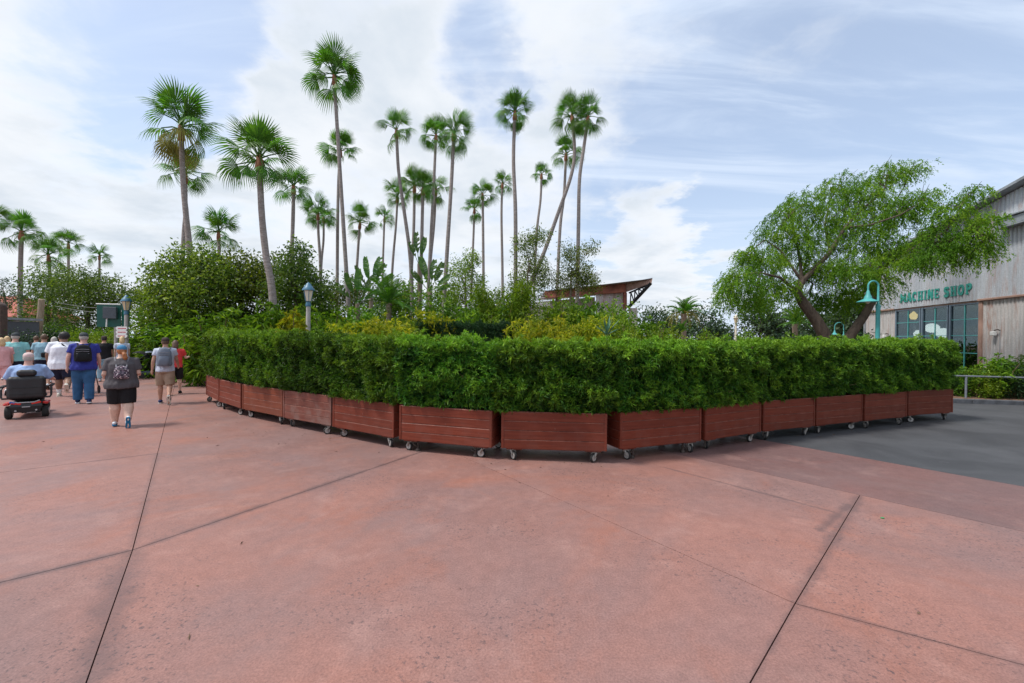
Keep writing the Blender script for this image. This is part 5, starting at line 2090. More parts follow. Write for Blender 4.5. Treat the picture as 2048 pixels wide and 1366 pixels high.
# leaning wooden pole
a, b = at(76, 690, 25), at(83, 600, 25)
wp = thing('wooden_pole', 'pale leaning wooden pole above the crowd on the left', 'pole', Vector((a.x - .1, a.y, 0)))
part('shaft', MB().tube([(0, 0, -.05), b - wp.location], [.17, .14], 9), M['post_wood'], wp, True)
part('cap', MB().tube([b - wp.location, b - wp.location + Vector((.01, 0, .05))], [.15, .10], 9), M['post_wood'], wp)
# sagging cables behind the board
cb = thing('cable', 'thin pale cable strung between the trees and the notice board', 'cable', at(110, 612, 27) * Vector((1, 1, 0)) if False else Vector((at(110, 612, 27).x, 27, 0)))
for k, dz in enumerate((0, .25)):
    pts = [at(110 + (240 - 110) * t, 612 + 14 * t + 4 * math.sin(PI * t), 27 - 4.6 * t) - cb.location + Vector((0, 0, dz)) for t in np.linspace(0, 1, 9)]
    part('strand', MB().tube(pts, .009, 5), M['wire'], cb)

# hand rail before the shop bed
ra, rb = at(1880, 750.5, 13.9), at(2060, 756, 13.3)
rl = thing('hand_rail', 'low grey metal hand rail in front of the shop shrubs', 'railing', Vector((ra.x, ra.y, 0)))
zz_ = (ra.z + rb.z) / 2
d = Vector((rb.x - ra.x, rb.y - ra.y, 0))
part('top_bar', MB().tube([(0, 0, zz_) - d * .35 if False else Vector((0, 0, zz_)) - d * .5, Vector((0, 0, zz_)) + d * 2.2], .028, 8), M['rail'], rl, True)
for t in (-.45, .30, 1.05, 1.8):
    q = d * t
    part('post', MB().tube([q + Vector((0, 0, .08)), q + Vector((0, 0, zz_ - .025))], .03, 8), M['rail'], rl, True)

# white picket fence and a bench far left of the hedge end
fa, fb = gnd(372, 739), gnd(408, 742)
pf = thing('picket_fence', 'short cream picket fence at the end of the hedge', 'fence', fa)
d = fb - fa
ht = .95
npk = 13
for i in range(npk):
    q = d * ((i + .5) / npk)
    part('picket', MB().prism([(-.035, 0), (.035, 0), (.035, ht - .05), (0, ht), (-.035, ht - .05)], -.012, .012, None, q), M['lamp_cream'], pf)
for z in (.2, .72):
    part('cross_rail', MB().tube([Vector((0, .03, z)), d + Vector((0, .03, z))], .025, 4), M['lamp_cream'], pf)

# bottle cap sized scrap on the paving
q = gnd(1765, 1037)
lf = thing('green_scrap', 'tiny bright green scrap lying on the red paving', 'litter', q)
part('flake', MB().prism([(-.020, -.006), (-.006, -.011), (.014, -.008), (.021, .003), (.007, .011), (-.014, .008)], 0, .004, Matrix.Rotation(R(90), 3, 'X'), (0, 0, .005)), M['green_plastic'], lf)

# ------------------------------------------------------------------ people
def remeshed(mb, name, mat, voxel, smooth_it=4, fold=0.0, fseed=0, fscale=(9, 9, 4)):
    """weld overlapping lofts into one continuous skin; fold: depth of cloth creases"""
    me = mb.mesh(name + '_raw', None)
    o = bpy.data.objects.new('tmp', me)
    COL.objects.link(o)
    md = o.modifiers.new('r', 'REMESH')
    md.mode = 'VOXEL'
    md.voxel_size = voxel
    if smooth_it:
        sm = o.modifiers.new('s', 'SMOOTH')
        sm.factor = .5
        sm.iterations = smooth_it
    dg = bpy.context.evaluated_depsgraph_get()
    out = bpy.data.meshes.new_from_object(o.evaluated_get(dg))
    bpy.data.objects.remove(o)
    bpy.data.meshes.remove(me)
    out.name = name
    if fold:
        n = len(out.vertices)
        nrm = [v.normal.copy() for v in out.vertices]
        for v, nn in zip(out.vertices, nrm):
            q = Vector((v.co.x * fscale[0] + fseed, v.co.y * fscale[1], v.co.z * fscale[2]))
            v.co += nn * fold * (mnoise.noise(q) + .5 * mnoise.noise(q * 2.3) + .35)
    out.materials.clear()
    out.materials.append(mat)
    out.polygons.foreach_set('use_smooth', [True] * len(out.polygons))
    out.update()
    return out


def rotx(v, a):
    c, s = math.cos(a), math.sin(a)
    return Vector((v.x, v.y * c - v.z * s, v.y * s + v.z * c))


for k_, c_ in {'skin_pale': (.62, .40, .31), 'skin_tan': (.46, .25, .17), 'skin_pink': (.60, .34, .27), 'skin_brown': (.26, .14, .09),
               'hair_grey': (.42, .39, .35), 'hair_brown': (.10, .055, .03), 'hair_red': (.36, .13, .04), 'hair_blond': (.60, .42, .22), 'hair_black': (.012, .010, .010)}.items():
    plain(k_, c_, .55, var=.12, vscale=14, bump=.15 if 'hair' in k_ else 0, bscale=90)
for k_, c_ in {'cloth_teal': (.22, .50, .50), 'cloth_sky': (.26, .43, .52), 'cloth_white': (.72, .74, .80), 'cloth_royal': (.030, .040, .24), 'cloth_black': (.012, .012, .014),
               'cloth_char': (.085, .078, .085), 'cloth_light': (.52, .56, .66), 'cloth_denim': (.035, .11, .23), 'cloth_navy': (.012, .014, .035), 'cloth_khaki': (.34, .24, .17),
               'cloth_red': (.62, .05, .05), 'cloth_pink': (.66, .36, .36), 'cloth_blue': (.30, .42, .66), 'cloth_cap_blue': (.06, .20, .36), 'cloth_cap_pink': (.66, .50, .48),
               'shoe_white': (.74, .78, .82), 'sole_blue': (.015, .16, .32), 'shoe_navy': (.02, .03, .10), 'sole_dark': (.03, .03, .03), 'sole_cream': (.60, .57, .50), 'sock_white': (.76, .76, .76),
               'pack_grey': (.17, .20, .25), 'pack_black': (.014, .015, .017), 'strap_grey': (.22, .22, .24), 'cap_dark': (.05, .06, .065), 'cap_brown': (.05, .035, .03), 'shirt_print': (.40, .52, .55)}.items():
    plain(k_, c_, .8 if 'sole' not in k_ else .6, var=.15, vscale=7, bump=.12, bscale=60, spec=.25)


def limb_pts(origin, ang, flex, l1, l2, side=0.0):
    """two-bone chain hanging down: ang swings it forward (+y), flex bends the lower bone backwards (legs)"""
    d1 = rotx(Vector((side, 0, -1)).normalized(), ang)
    j = origin + d1 * l1
    d2 = rotx(Vector((side * .4, 0, -1)).normalized(), ang - flex)
    return j, j + d2 * l2


def person(label, loc, yaw, height, girth=1.0, skin='skin_pale', legs=((12, 8, 0), (-14, 22, 35)), arms=((-10, 15, .12), (14, 20, .12)), shirt=None, bottom=None, shoe=('shoe_white', 'sole_dark'),
           hair=None, hat=None, socks=None, name='person', seat=None, torso_lean=2, shirt_len=.86, hip=1.0, sleeve=.6, long_sleeve=False, group='people walking away on the left', fold=.013, calf=1.0):
    """figure in metres for a 1.75 m body, facing +y, then scaled; legs: (swing, knee flex, foot pitch) left then right"""
    root = thing(name, label, 'person', loc, yaw, group, height / 1.75)
    G = girth
    lean = R(torso_lean)
    pelvis = Vector((0, 0, .93))

    def T(x, y, z):
        """torso point, leaned about the pelvis"""
        v = Vector((x, y, z)) - pelvis
        return pelvis + rotx(v, -lean)

    LT, LS = .44, .42
    feet, knees, hips = [], [], []
    for i, s in enumerate((-1, 1)):
        a, fl, fp = legs[i]
        h = Vector((s * .092 * (1 + (hip - 1) * .5), 0, .90))
        k, f = limb_pts(h, R(a), R(fl), LT, LS, s * .03)
        hips.append(h); knees.append(k); feet.append(f)
    # drop the whole figure so that the lowest sole touches the ground
    lows = []
    for i, f in enumerate(feet):
        fp = R(legs[i][2])
        toe = f + rotx(Vector((0, .17, -.06)), -fp)
        heel = f + rotx(Vector((0, -.06, -.06)), -fp)
        lows.append(min(toe.z, heel.z) - .016)
    dz = -min(lows) if seat is None else seat - .90
    off = Vector((0, 0, dz))
    body = MB()
    # torso as leaned rings
    rows = [(.80, .145 * hip * G, .115 * G), (.90, .172 * hip * G, .128 * G), (1.00, .160 * G * (1 + (hip - 1) * .4), .120 * G), (1.10, .148 * G, .112 * G),
            (1.22, .158 * G, .116 * G), (1.34, .172 * (1 + (G - 1) * .7), .112 * G), (1.42, .165 * (1 + (G - 1) * .5), .095), (1.47, .105, .075), (1.50, .062, .06)]

    def torso(mb, extra, z0, z1, flare=0.0, n=18, drape=False):
        vs, fs = [], []
        rr = [r for r in rows if z0 - .001 <= r[0] <= z1 + .001]
        def interp(z):
            for p, q in zip(rows[:-1], rows[1:]):
                if p[0] <= z <= q[0]:
                    t = (z - p[0]) / (q[0] - p[0])
                    return (z, p[1] + (q[1] - p[1]) * t, p[2] + (q[2] - p[2]) * t)
            return (z, rows[0][1], rows[0][2]) if z < rows[0][0] else (z, rows[-1][1], rows[-1][2])
        zs = sorted(set([z0, z1] + [r[0] for r in rr]))
        for z in zs:
            _, rx, ry = interp(z)
            if drape and z < 1.30:
                for q_ in range(8):
                    _, r1_, r2_ = interp(z + (1.22 - z) * q_ / 7)
                    rx, ry = max(rx, r1_), max(ry, r2_)
            fl = 1 + flare * max(0, (1.1 - z) / .25)
            for j in range(n):
                a = 2 * PI * j / n
                bx, by = math.cos(a), math.sin(a)
                vs.append(T((rx + extra) * fl * bx, (ry + extra) * fl * by - (.012 * G if z < 1.0 and by < 0 else 0), z) + off)
        for i in range(len(zs) - 1):
            for j in range(n):
                a, b = i * n + j, i * n + (j + 1) % n
                fs.append((a, b, b + n, a + n))
        fs.append(tuple(range(n - 1, -1, -1)))
        fs.append(tuple(range((len(zs) - 1) * n, len(zs) * n)))
        mb.add(vs, fs)

    torso(body, 0, .80, 1.50)
    nk0, nk1 = T(0, 0, 1.45) + off, T(0, .012, 1.58) + off
    body.tube([nk0, nk1], [.062 * (1 + (G - 1) * .4), .056 * (1 + (G - 1) * .3)], 10)
    hc = T(0, .022, 1.635) + off
    body.ball(hc, (.076, .095, .118), 16, 12)
    body.ball(hc + Vector((0, .035, -.05)), (.058, .065, .07), 12, 8)
    body.tube([hc + Vector((0, .085, .015)), hc + Vector((0, .115, -.018))], [.010, .016], 6, round_caps=True)
    for s in (-1, 1):
        body.ball(hc + Vector((s * .078, -.008, -.005)), (.013, .024, .034), 8, 6)
    tg = 1 + (G - 1) * .75
    for i, s in enumerate((-1, 1)):
        h, k, f = hips[i] + off, knees[i] + off, feet[i] + off
        cf = calf * (1 + (G - 1) * .5)
        body.tube([h + Vector((0, 0, .03)), h.lerp(k, .4), h.lerp(k, .85), k, k.lerp(f, .3) + rotx(Vector((0, -.012, 0)), 0), k.lerp(f, .7), f],
                  [.098 * tg * (1 + (hip - 1) * .5), .086 * tg, .064 * cf, .058 * cf, .062 * cf, .044 * cf, .036 * cf], 12, round_caps=True)
        fp = -R(legs[i][2])
        body.tube([f + rotx(Vector((0, -.035, -.035)), fp), f + rotx(Vector((0, .05, -.045)), fp), f + rotx(Vector((0, .15, -.06)), fp)], [.036, .038, .028], 8, round_caps=True)
    hands, elbows, shs = [], [], []
    for i, s in enumerate((-1, 1)):
        a, fl, out = arms[i]
        sh = T(s * (.172 * (1 + (G - 1) * .45)), 0, 1.415) + off
        d1 = rotx(Vector((s * out * (1 + (G - 1) * .8), 0, -1)).normalized(), R(a))
        el = sh + d1 * .29
        d2 = rotx(Vector((s * out * .35, 0, -1)).normalized(), R(a + fl))
        wr = el + d2 * .25
        ag = 1 + (G - 1) * .6
        body.tube([T(s * .13, 0, 1.425) + off, sh, sh.lerp(el, .5), el, el.lerp(wr, .35), wr], [.05 * ag, .055 * ag, .047 * ag, .040 * ag, .040 * ag, .026], 10, round_caps=True)
        # hand: palm, four curled fingers, thumb from the side of the palm
        side = Vector((0, 1, 0)) - d2 * d2.y
        side.normalize()
        nrm = d2.cross(side) * s
        pc = wr + d2 * .05
        body.tube([wr, wr + d2 * .03, wr + d2 * .085], [.024, .033, .030], 8, round_caps=True)
        for q, ln in enumerate((.066, .074, .069, .052)):
            b = wr + d2 * .085 + side * (.027 - .018 * q)
            m1 = b + d2 * ln * .5 - nrm * .006
            m2 = m1 + d2 * ln * .35 - nrm * .02
            body.tube([b, m1, m2], [.0105, .0098, .0085], 6, round_caps=True)
        tb = wr + d2 * .025 + side * .026
        body.tube([tb, tb + d2 * .03 + side * .022, tb + d2 * .062 + side * .026 - nrm * .008], [.013, .011, .009], 6, round_caps=True)
        hands.append(wr + d2 * .09); elbows.append(el); shs.append(sh)
    bo = link('body', remeshed(body, 'body', M[skin], .0125, 3), root)
    for s in (-1, 1):
        part('eye', MB().ball(hc + Vector((s * .031, .083, .012)), (.012, .009, .008), 8, 6), M['shoe_white'], root, True)
    part('mouth', MB().ball(hc + Vector((0, .094, -.062)), (.022, .006, .006), 8, 6), M['cloth_pink'], root, True)
    if shirt:
        mb = MB()
        torso(mb, .026 + .016 * (G - 1), shirt_len, 1.475, .0, drape=True)
        for i, s in enumerate((-1, 1)):
            sh, el = shs[i], elbows[i]
            ag = 1 + (G - 1) * .6
            end = el if not long_sleeve else hands[i].lerp(el, .35)
            pts = [T(s * .10, 0, 1.425) + off, sh, sh.lerp(el, sleeve)] if not long_sleeve else [T(s * .10, 0, 1.425) + off, sh, el, end]
            mb.tube(pts, [.062 * ag, .072 * ag, .068 * ag] if not long_sleeve else [.062 * ag, .07 * ag, .058 * ag, .045 * ag], 12)
        link('shirt', remeshed(mb, 'shirt', M[shirt], .014, 2, fold, hash(label) % 50), root)
    if bottom:
        mat_, ln_, loose = bottom                      # ln_: share of the leg covered (1 = to the ankle)
        mb = MB()
        torso(mb, .016, .80, 1.05)
        for i, s in enumerate((-1, 1)):
            h, k, f = hips[i] + off, knees[i] + off, feet[i] + off
            cf = calf * (1 + (G - 1) * .5)
            L_ = ln_ * (LT + LS)
            if L_ <= LT:
                e = h.lerp(k, L_ / LT)
                mb.tube([h + Vector((0, 0, .02)), h.lerp(e, .5), e], [.108 * tg * (1 + (hip - 1) * .5) + loose * .4, .098 * tg + loose, .082 * tg + loose * 1.2], 14)
            else:
                e = k.lerp(f, min(.97, (L_ - LT) / LS))
                mb.tube([h + Vector((0, 0, .02)), h.lerp(k, .5), k, k.lerp(e, .5), e], [.112 * tg, .100 * tg + loose * .6, .078 * cf + loose * .7, .074 * cf + loose, .064 * cf + loose * 1.1], 14)
        link('trousers' if ln_ > .8 else 'shorts', remeshed(mb, 'shorts', M[mat_], .014, 2, .008, 3), root)
    for i, s in enumerate((-1, 1)):
        f, k = feet[i] + off, knees[i] + off
        fp = -R(legs[i][2])
        mb = MB()
        mb.tube([f + rotx(Vector((0, -.055, -.020)), fp), f + rotx(Vector((0, .0, -.012)), fp), f + rotx(Vector((0, .08, -.032)), fp), f + rotx(Vector((0, .165, -.048)), fp)],
                [.040, .050, .048, .036], 10, round_caps=True)
        link('shoe', remeshed(mb, 'shoe', M[shoe[0]], .009, 3), root)
        # sole: outline prism under the shoe
        out_ = [(-.034, -.095), (.030, -.098), (.040, -.05), (.034, .02), (.046, .10), (.040, .175), (.012, .212), (-.020, .208), (-.044, .165), (-.046, .09), (-.036, .01), (-.042, -.05)]
        vs = []
        for z in (-.080, -.052):
            vs += [f + rotx(Vector((x, y, z)), fp) for x, y in out_]
        n = len(out_)
        mb = MB().add(vs, [tuple(range(n - 1, -1, -1)), tuple(range(n, 2 * n))] + [(j, (j + 1) % n, (j + 1) % n + n, j + n) for j in range(n)])
        so = part('sole', mb, M[shoe[1]], root)
        if len(shoe) > 2:
            for (cx, cy, rx, ry) in ((0, -.045, .012, .028), (.004, .10, .010, .022), (-.004, .15, .02, .008)):
                vs = [f + rotx(Vector((cx + rx * math.cos(a), cy + ry * math.sin(a), -.0815)), fp) for a in np.linspace(0, 2 * PI, 10, endpoint=False)]
                part('tread', MB().add(vs + [v + rotx(Vector((0, 0, .004)), fp) for v in vs], [tuple(range(10)), tuple(range(19, 9, -1))]), M[shoe[2]], so)
        if socks:
            link('sock', MB().tube([f + rotx(Vector((0, 0, -.02)), fp), f.lerp(k, socks[1])], [.043, .05 * calf * (1 + (G - 1) * .4)], 12).mesh('sock', M[socks[0]], True), root)
    if hair:
        hm, style = hair
        mb = MB()
        mb.ball(hc + Vector((0, -.014, .016)), (.083, .096, .112), 16, 12)
        cut = hc.z - (.05 if style in ('short', 'fringe') else .10)
        # keep the face free: only the back and the top
        keepv = [Vector(v) for v in mb.v]
        for j, v in enumerate(keepv):
            d = v - hc
            if d.y > .045 and d.z < .055:
                v.y = hc.y + .03
            if v.z < cut:
                v.z = cut
            mb.v[j] = tuple(v)
        if style == 'tail':
            q = hc + Vector((.025, -.10, -.02))
            mb.tube([q, q + Vector((.02, -.035, -.05)), q + Vector((.035, -.035, -.13)), q + Vector((.03, -.02, -.20))], [.028, .042, .042, .016], 9, round_caps=True)
        if style == 'long':
            mb.tube([hc + Vector((0, -.05, .02)), hc + Vector((0, -.07, -.10)), hc + Vector((0, -.065, -.24))], [.075, .085, .06], 12, round_caps=True)
        if style == 'bob':
            mb.tube([hc + Vector((0, -.03, .03)), hc + Vector((0, -.035, -.09))], [.088, .094], 12, round_caps=True)
        if style == 'afro':
            mb.ball(hc + Vector((0, -.02, .03)), (.115, .115, .115), 14, 10)
        link('hair', remeshed(mb, 'hair', M[hm], .012, 2, .006, 2, (30, 30, 12)), root)
    if hat:
        hm, style = hat
        c = hc + Vector((0, -.008, .030))
        mb = MB()
        prof = [(.092, -.005), (.098, .02), (.094, .055), (.072, .088), (.03, .105), (.002, .108)]
        vs, fs = [], []
        n = 18
        for (r_, z) in prof:
            for j in range(n):
                a = 2 * PI * j / n
                vs.append(c + Vector((r_ * .90 * math.cos(a), r_ * 1.08 * math.sin(a), z)))
        for i in range(len(prof) - 1):
            for j in range(n):
                a, b = i * n + j, i * n + (j + 1) % n
                fs.append((a, b, b + n, a + n))
        mb.add(vs, fs)
        h_ = part('hat', mb, M[hm], root, True)
        back = -1 if style == 'back' else 1
        br = []
        for a in np.linspace(0, PI, 11):
            br.append((.082 * math.cos(a), back * (.065 + .085 * math.sin(a)), .0 - .018 * math.sin(a)))
        vs = [c + Vector(p) for p in br] + [c + Vector((p[0], p[1], p[2] + .006)) for p in br]
        m_n = len(br)
        part('brim', MB().add(vs, [tuple(range(m_n)), tuple(range(2 * m_n - 1, m_n - 1, -1))] + [(j, j + 1, j + 1 + m_n, j + m_n) for j in range(m_n - 1)]), M[hm], h_)
    sc = height / 1.75
    info = dict(root=root, hands=hands, shoulders=shs, head=hc, T=lambda x, y, z: T(x, y, z) + off, sc=sc, G=G)
    return info


def worn(info, name, label, cat, group=None):
    """an Empty in the wearer's frame for something carried"""
    r = info['root']
    return thing(name, label, cat, r.location, r.rotation_euler.z, group, info['sc'])


def backpack(info, label, mat, w, h, d, zc, small=False, speck=None, strap='strap_grey'):
    o = worn(info, 'backpack', label, 'backpack')
    T = info['T']
    yb = -(.118 * info['G'] + .02)
    mb = MB()
    c = T(0, yb - d / 2, zc)
    mb.rings([(c.x, c.y, c.z - h / 2, w * .40, d * .40), (c.x, c.y, c.z - h * .45, w * .5, d * .5), (c.x, c.y, c.z, w * .5, d * .52), (c.x, c.y, c.z + h * .28, w * .46, d * .46), (c.x, c.y, c.z + h * .42, w * .34, d * .36), (c.x, c.y, c.z + h * .5, w * .14, d * .2)], 18)
    link('bag', remeshed(mb, 'bag', mat, .012, 3, .006, 5), o)
    mb = MB().rings([(c.x, c.y - d * .42, c.z - h * .42, w * .30, d * .16), (c.x, c.y - d * .45, c.z - h * .36, w * .38, d * .22), (c.x, c.y - d * .45, c.z - .02 * h, w * .36, d * .2), (c.x, c.y - d * .42, c.z + h * .04, w * .26, d * .12)], 14)
    part('pocket', mb, mat, o, True)
    for k in range(1 if small else 3):
        zz = c.z + h * (.22 - .12 * k)
        part('zip', MB().tube([(c.x - w * .36, c.y - d * .50, zz), (c.x, c.y - d * .56, zz + .01), (c.x + w * .36, c.y - d * .50, zz)], .006, 5), M['strap_grey'], o)
    part('handle', MB().tube([(c.x - .03, c.y, c.z + h * .48), (c.x, c.y - .01, c.z + h * .56), (c.x + .03, c.y, c.z + h * .48)], .008, 6), M[strap], o)
    for s in (-1, 1):
        sx = s * .10
        pts = [T(sx * .8, yb - .02, zc + h * .38), T(sx * 1.1, -.07, 1.47), T(sx * 1.25, .02, 1.495), T(sx * 1.3, .12 * info['G'] + .02, 1.36), T(sx * 1.6, .10 * info['G'], 1.15), T(s * (w * .45), yb - .01, zc - h * .40)]
        part('strap', MB().tube(pts, .017, 6), M[strap], o)
    return o


def place(px, py):
    return gnd(px, py)


def face(p, extra=0.0):
    """heading straight away from the camera at that spot, plus a turn"""
    return math.atan2(-p.x, p.y) * .93 + R(extra)


# woman in the dark grey shirt, mid stride
p = place(243, 853)
woman = person('woman in dark grey shirt, black shorts and blue cap, one sole lifted', p, face(p, 2), 1.57, 1.42, 'skin_pale', legs=((10, 6, 0), (-6, 34, 66)), arms=((-4, 78, .20), (-4, 84, .20)),
               shirt='cloth_char', bottom=('cloth_black', .50, .022), shoe=('shoe_white', 'sole_blue', 'shoe_white'), hair=('hair_red', 'tail'), hat=('cloth_cap_blue', 'cap'),
               shirt_len=.81, hip=1.08, sleeve=.75, calf=1.38)
m_, nt_ = new_mat('speckled')
t_ = nd(nt_, 'TexCoord')
v_ = nd(nt_, 'TexVoronoi', i_Scale=42.0)
lk(nt_, t_.outputs['Object'], v_.inputs['Vector'])
p_ = nd(nt_, 'BsdfPrincipled', i_Roughness=.7)
rmp = nd(nt_, 'ValToRGB')
rmp.color_ramp.interpolation = 'CONSTANT'
rmp.color_ramp.elements[0].color = (.03, .025, .04, 1)
rmp.color_ramp.elements[1].position = .45
rmp.color_ramp.elements[1].color = (.12, .07, .10, 1)
for pos, cc in ((.62, (.55, .48, .50, 1)), (.8, (.18, .14, .18, 1))):
    e_ = rmp.color_ramp.elements.new(pos)
    e_.color = cc
sx_ = nd(nt_, 'SeparateXYZ')
lk(nt_, v_.outputs['Color'], sx_.inputs[0])
lk(nt_, sx_.outputs[0], rmp.inputs[0])
lk(nt_, rmp.outputs[0], p_.inputs['Base Color'])
o_ = nd(nt_, 'OutputMaterial')
lk(nt_, p_.outputs[0], o_.inputs[0])
M['speckled'] = m_
backpack(woman, 'small speckled backpack worn by the woman in dark grey', M['speckled'], .25, .28, .13, 1.17, True)

# man in the blue shirt and jeans
p = place(167, 807)
blue = person('man in royal blue shirt, jeans and dark cap', p, face(p, 0), 1.83, 1.28, 'skin_pink', legs=((8, 4, 0), (-7, 8, 8)), arms=((-8, 14, .22), (10, 20, .22)),
              shirt='cloth_royal', bottom=('cloth_denim', 1.0, .012), shoe=('shoe_navy', 'shoe_white'), hair=('hair_grey', 'short'), hat=('cap_dark', 'cap'), shirt_len=.82)
backpack(blue, 'black backpack worn by the man in the royal blue shirt', M['pack_black'], .32, .42, .14, 1.24, strap='pack_black')

# man with the grey backpack
p = place(330, 807)
tank = person('man in pale shirt, khaki shorts and dark cap, right shoe sole showing', p, face(p, -2), 1.74, 1.06, 'skin_tan', legs=((10, 4, 0), (-10, 36, 62)), arms=((-8, 12, .24), (12, 40, .22)),
              shirt='cloth_light', bottom=('cloth_khaki', .50, .014), shoe=('shoe_navy', 'sole_cream', 'sole_dark'), hair=('hair_brown', 'short'), hat=('cap_brown', 'cap'), shirt_len=.84, sleeve=.5)
backpack(tank, 'large grey backpack worn by the man in khaki shorts', M['pack_grey'], .32, .50, .19, 1.24)

# big man in white
p = place(128, 793)
white = person('big man in white shirt and dark shorts with black hat', p, face(p, -3), 1.86, 1.62, 'skin_brown', legs=((12, 6, 0), (-20, 48, 50)), arms=((2, 34, .22), (0, 40, .22)),
               shirt='cloth_white', bottom=('cloth_navy', .52, .02), shoe=('sole_cream', 'sole_cream'), hair=('hair_black', 'afro'), socks=('sock_white', .42), shirt_len=.74, sleeve=.8)
st = worn(white, 'sling_strap', 'black sling strap across the big white shirt', 'strap')
T_ = white['T']
part('strap', MB().tube([T_(-.10, -.03, 1.505), T_(0, -.175, 1.40), T_(.16, -.20, 1.24), T_(.27, -.08, 1.10)], .016, 6), M['pack_black'], st)

# man in the teal shirt
p = place(30, 786)
teal = person('man in teal shirt and navy shorts with a cap, left', p, face(p, -4), 1.83, 1.25, 'skin_pink', legs=((12, 6, 0), (-12, 24, 30)), arms=((4, 40, .25), (-6, 46, .22)),
              shirt='cloth_teal', bottom=('cloth_navy', .50, .02), shoe=('shoe_white', 'sole_dark'), hair=('hair_grey', 'short'), hat=('cap_dark', 'cap'), shirt_len=.92)
pr = worn(teal, 'shirt_print', 'faded rows of print on the back of the teal shirt', 'print')
for k in range(6):
    a = teal['T'](0, -.165, 1.34 - .045 * k)
    part('line', MB().box(a, (.20 - .02 * (k % 3), .004, .014)), M['shirt_print'], pr)

# man in the pale blue shirt with the cross-body bag
p = place(88, 778)
sky_m = person('man in pale blue shirt and black shorts with cross-body bag', p, face(p, -2), 1.80, 1.22, 'skin_tan', legs=((10, 6, 0), (-12, 24, 28)), arms=((4, 30, .2), (0, 36, .2)),
               shirt='cloth_sky', bottom=('cloth_navy', .52, .02), shoe=('shoe_white', 'sole_dark'), hair=('hair_brown', 'short'), shirt_len=.92)
bg_ = worn(sky_m, 'cross_body_bag', 'black cross-body bag with a white cap hung on it', 'bag')
c = sky_m['T'](.10, -.22, 1.08)
part('bag', MB().box(c, (.30, .10, .16), None, .03), M['pack_black'], bg_)
part('strap', MB().tube([c + Vector((.13, .02, .06)), sky_m['T'](.16, -.15, 1.34), sky_m['T'](.13, -.02, 1.50)], .018, 6), M['pack_black'], bg_)
cp = worn(sky_m, 'hanging_cap', 'white cap with dark monogram hanging from the black bag', 'cap')
c2 = c + Vector((.13, -.08, -.02))
part('crown', MB().ball(c2, (.085, .055, .08), 14, 8), M['shoe_white'], cp, True)
part('brim', MB().ball(c2 + Vector((0, -.02, -.075)), (.09, .045, .012), 12, 6), M['shoe_white'], cp, True)
mb = MB()
for (a, b) in (((-.03, -.03), (-.03, .03)), ((-.03, .03), (.0, -.03)), ((.0, -.03), (.0, .03)), ((.0, .035), (.018, .005)), ((.036, .035), (.018, .005)), ((.018, .005), (.018, -.03))):
    mb.tube([c2 + Vector((a[0], -.056, a[1])), c2 + Vector((b[0], -.056, b[1]))], .005, 4)
part('monogram', mb, M['cloth_navy'], cp)

# further walkers
p = place(108, 766)
person('grey-haired walker in light top behind the cross-body bag', p, face(p), 1.70, 1.0, 'skin_pink', shirt='cloth_light', bottom=('cloth_navy', .5, .01), shoe=('shoe_white', 'sole_dark'), hair=('hair_grey', 'bob'))
p = place(208, 763)
person('man in black shirt and dark red cap beyond the blue shirt', p, face(p, 5), 1.74, 1.15, 'skin_tan', shirt='cloth_black', bottom=('cloth_sky', .95, .01), shoe=('shoe_white', 'sole_dark'), hair=('hair_black', 'short'), hat=('cap_brown', 'cap'))
p = place(244, 760)
person('blond walker half hidden behind the blue cap', p, face(p, 4), 1.74, 1.0, 'skin_pale', shirt='cloth_light', bottom=('cloth_denim', .95, .01), shoe=('shoe_white', 'sole_dark'), hair=('hair_blond', 'long'))
p = place(350, 788)
person('person in red half hidden behind the grey backpack', p, face(p, -4), 1.66, 1.02, 'skin_pale', legs=((-14, 26, 30), (14, 8, 0)), arms=((10, 20, .15), (24, 70, .35)), shirt='cloth_red', bottom=('cloth_black', .5, .01), shoe=('cloth_black', 'sole_dark'), hair=('hair_brown', 'long'))
p = place(2, 790)
person('person in pink and white cut by the left edge', p, face(p, 4), 1.68, 1.1, 'skin_pink', shirt='cloth_pink', bottom=('cloth_pink', .45, .02), shoe=('shoe_white', 'sole_dark'), hair=('hair_blond', 'bob'))
p = place(14, 760)
person('blond walker beyond the teal shirt', p, face(p), 1.70, 1.0, 'skin_pale', shirt='cloth_light', bottom=('cloth_navy', .5, .01), hair=('hair_blond', 'bob'))
p = place(122, 756)
person('walker in white cap beyond the big white shirt', p, face(p), 1.76, 1.0, 'skin_tan', shirt='cloth_white', bottom=('cloth_navy', .5, .01), hair=('hair_brown', 'short'), hat=('shoe_white', 'cap'))
p = place(72, 758)
person('dark-dressed walker below the leaning wooden pole', p, face(p), 1.72, 1.0, 'skin_tan', shirt='cloth_black', bottom=('cloth_navy', .9, .01), hair=('hair_brown', 'short'))

# ------------------------------------------------------------------ mobility scooter and rider
plain('scooter_red', (.55, .025, .02), .3, var=.08)
plain('scooter_blue', (.05, .14, .45), .35)
plain('vinyl', (.016, .016, .018), .5, var=.2, vscale=5, bump=.1, bscale=8)
plain('tail_light', (.7, .03, .02), .25)
plain('silver', (.45, .45, .46), .35, .6)
p = place(54, 836)
ys = face(p, -3)
sco = thing('mobility_scooter', 'red mobility scooter with black padded seat seen from behind', 'scooter', p, ys)
W2 = .33
seatz = .46


def pad(name, c, s, parent=sco, mat='vinyl', bev=.05, vox=.016, fold=.004):
    return link(name, remeshed(MB().box(c, s, None, bev), name, M[mat], vox, 5, fold, 2, (12, 12, 6)), parent)


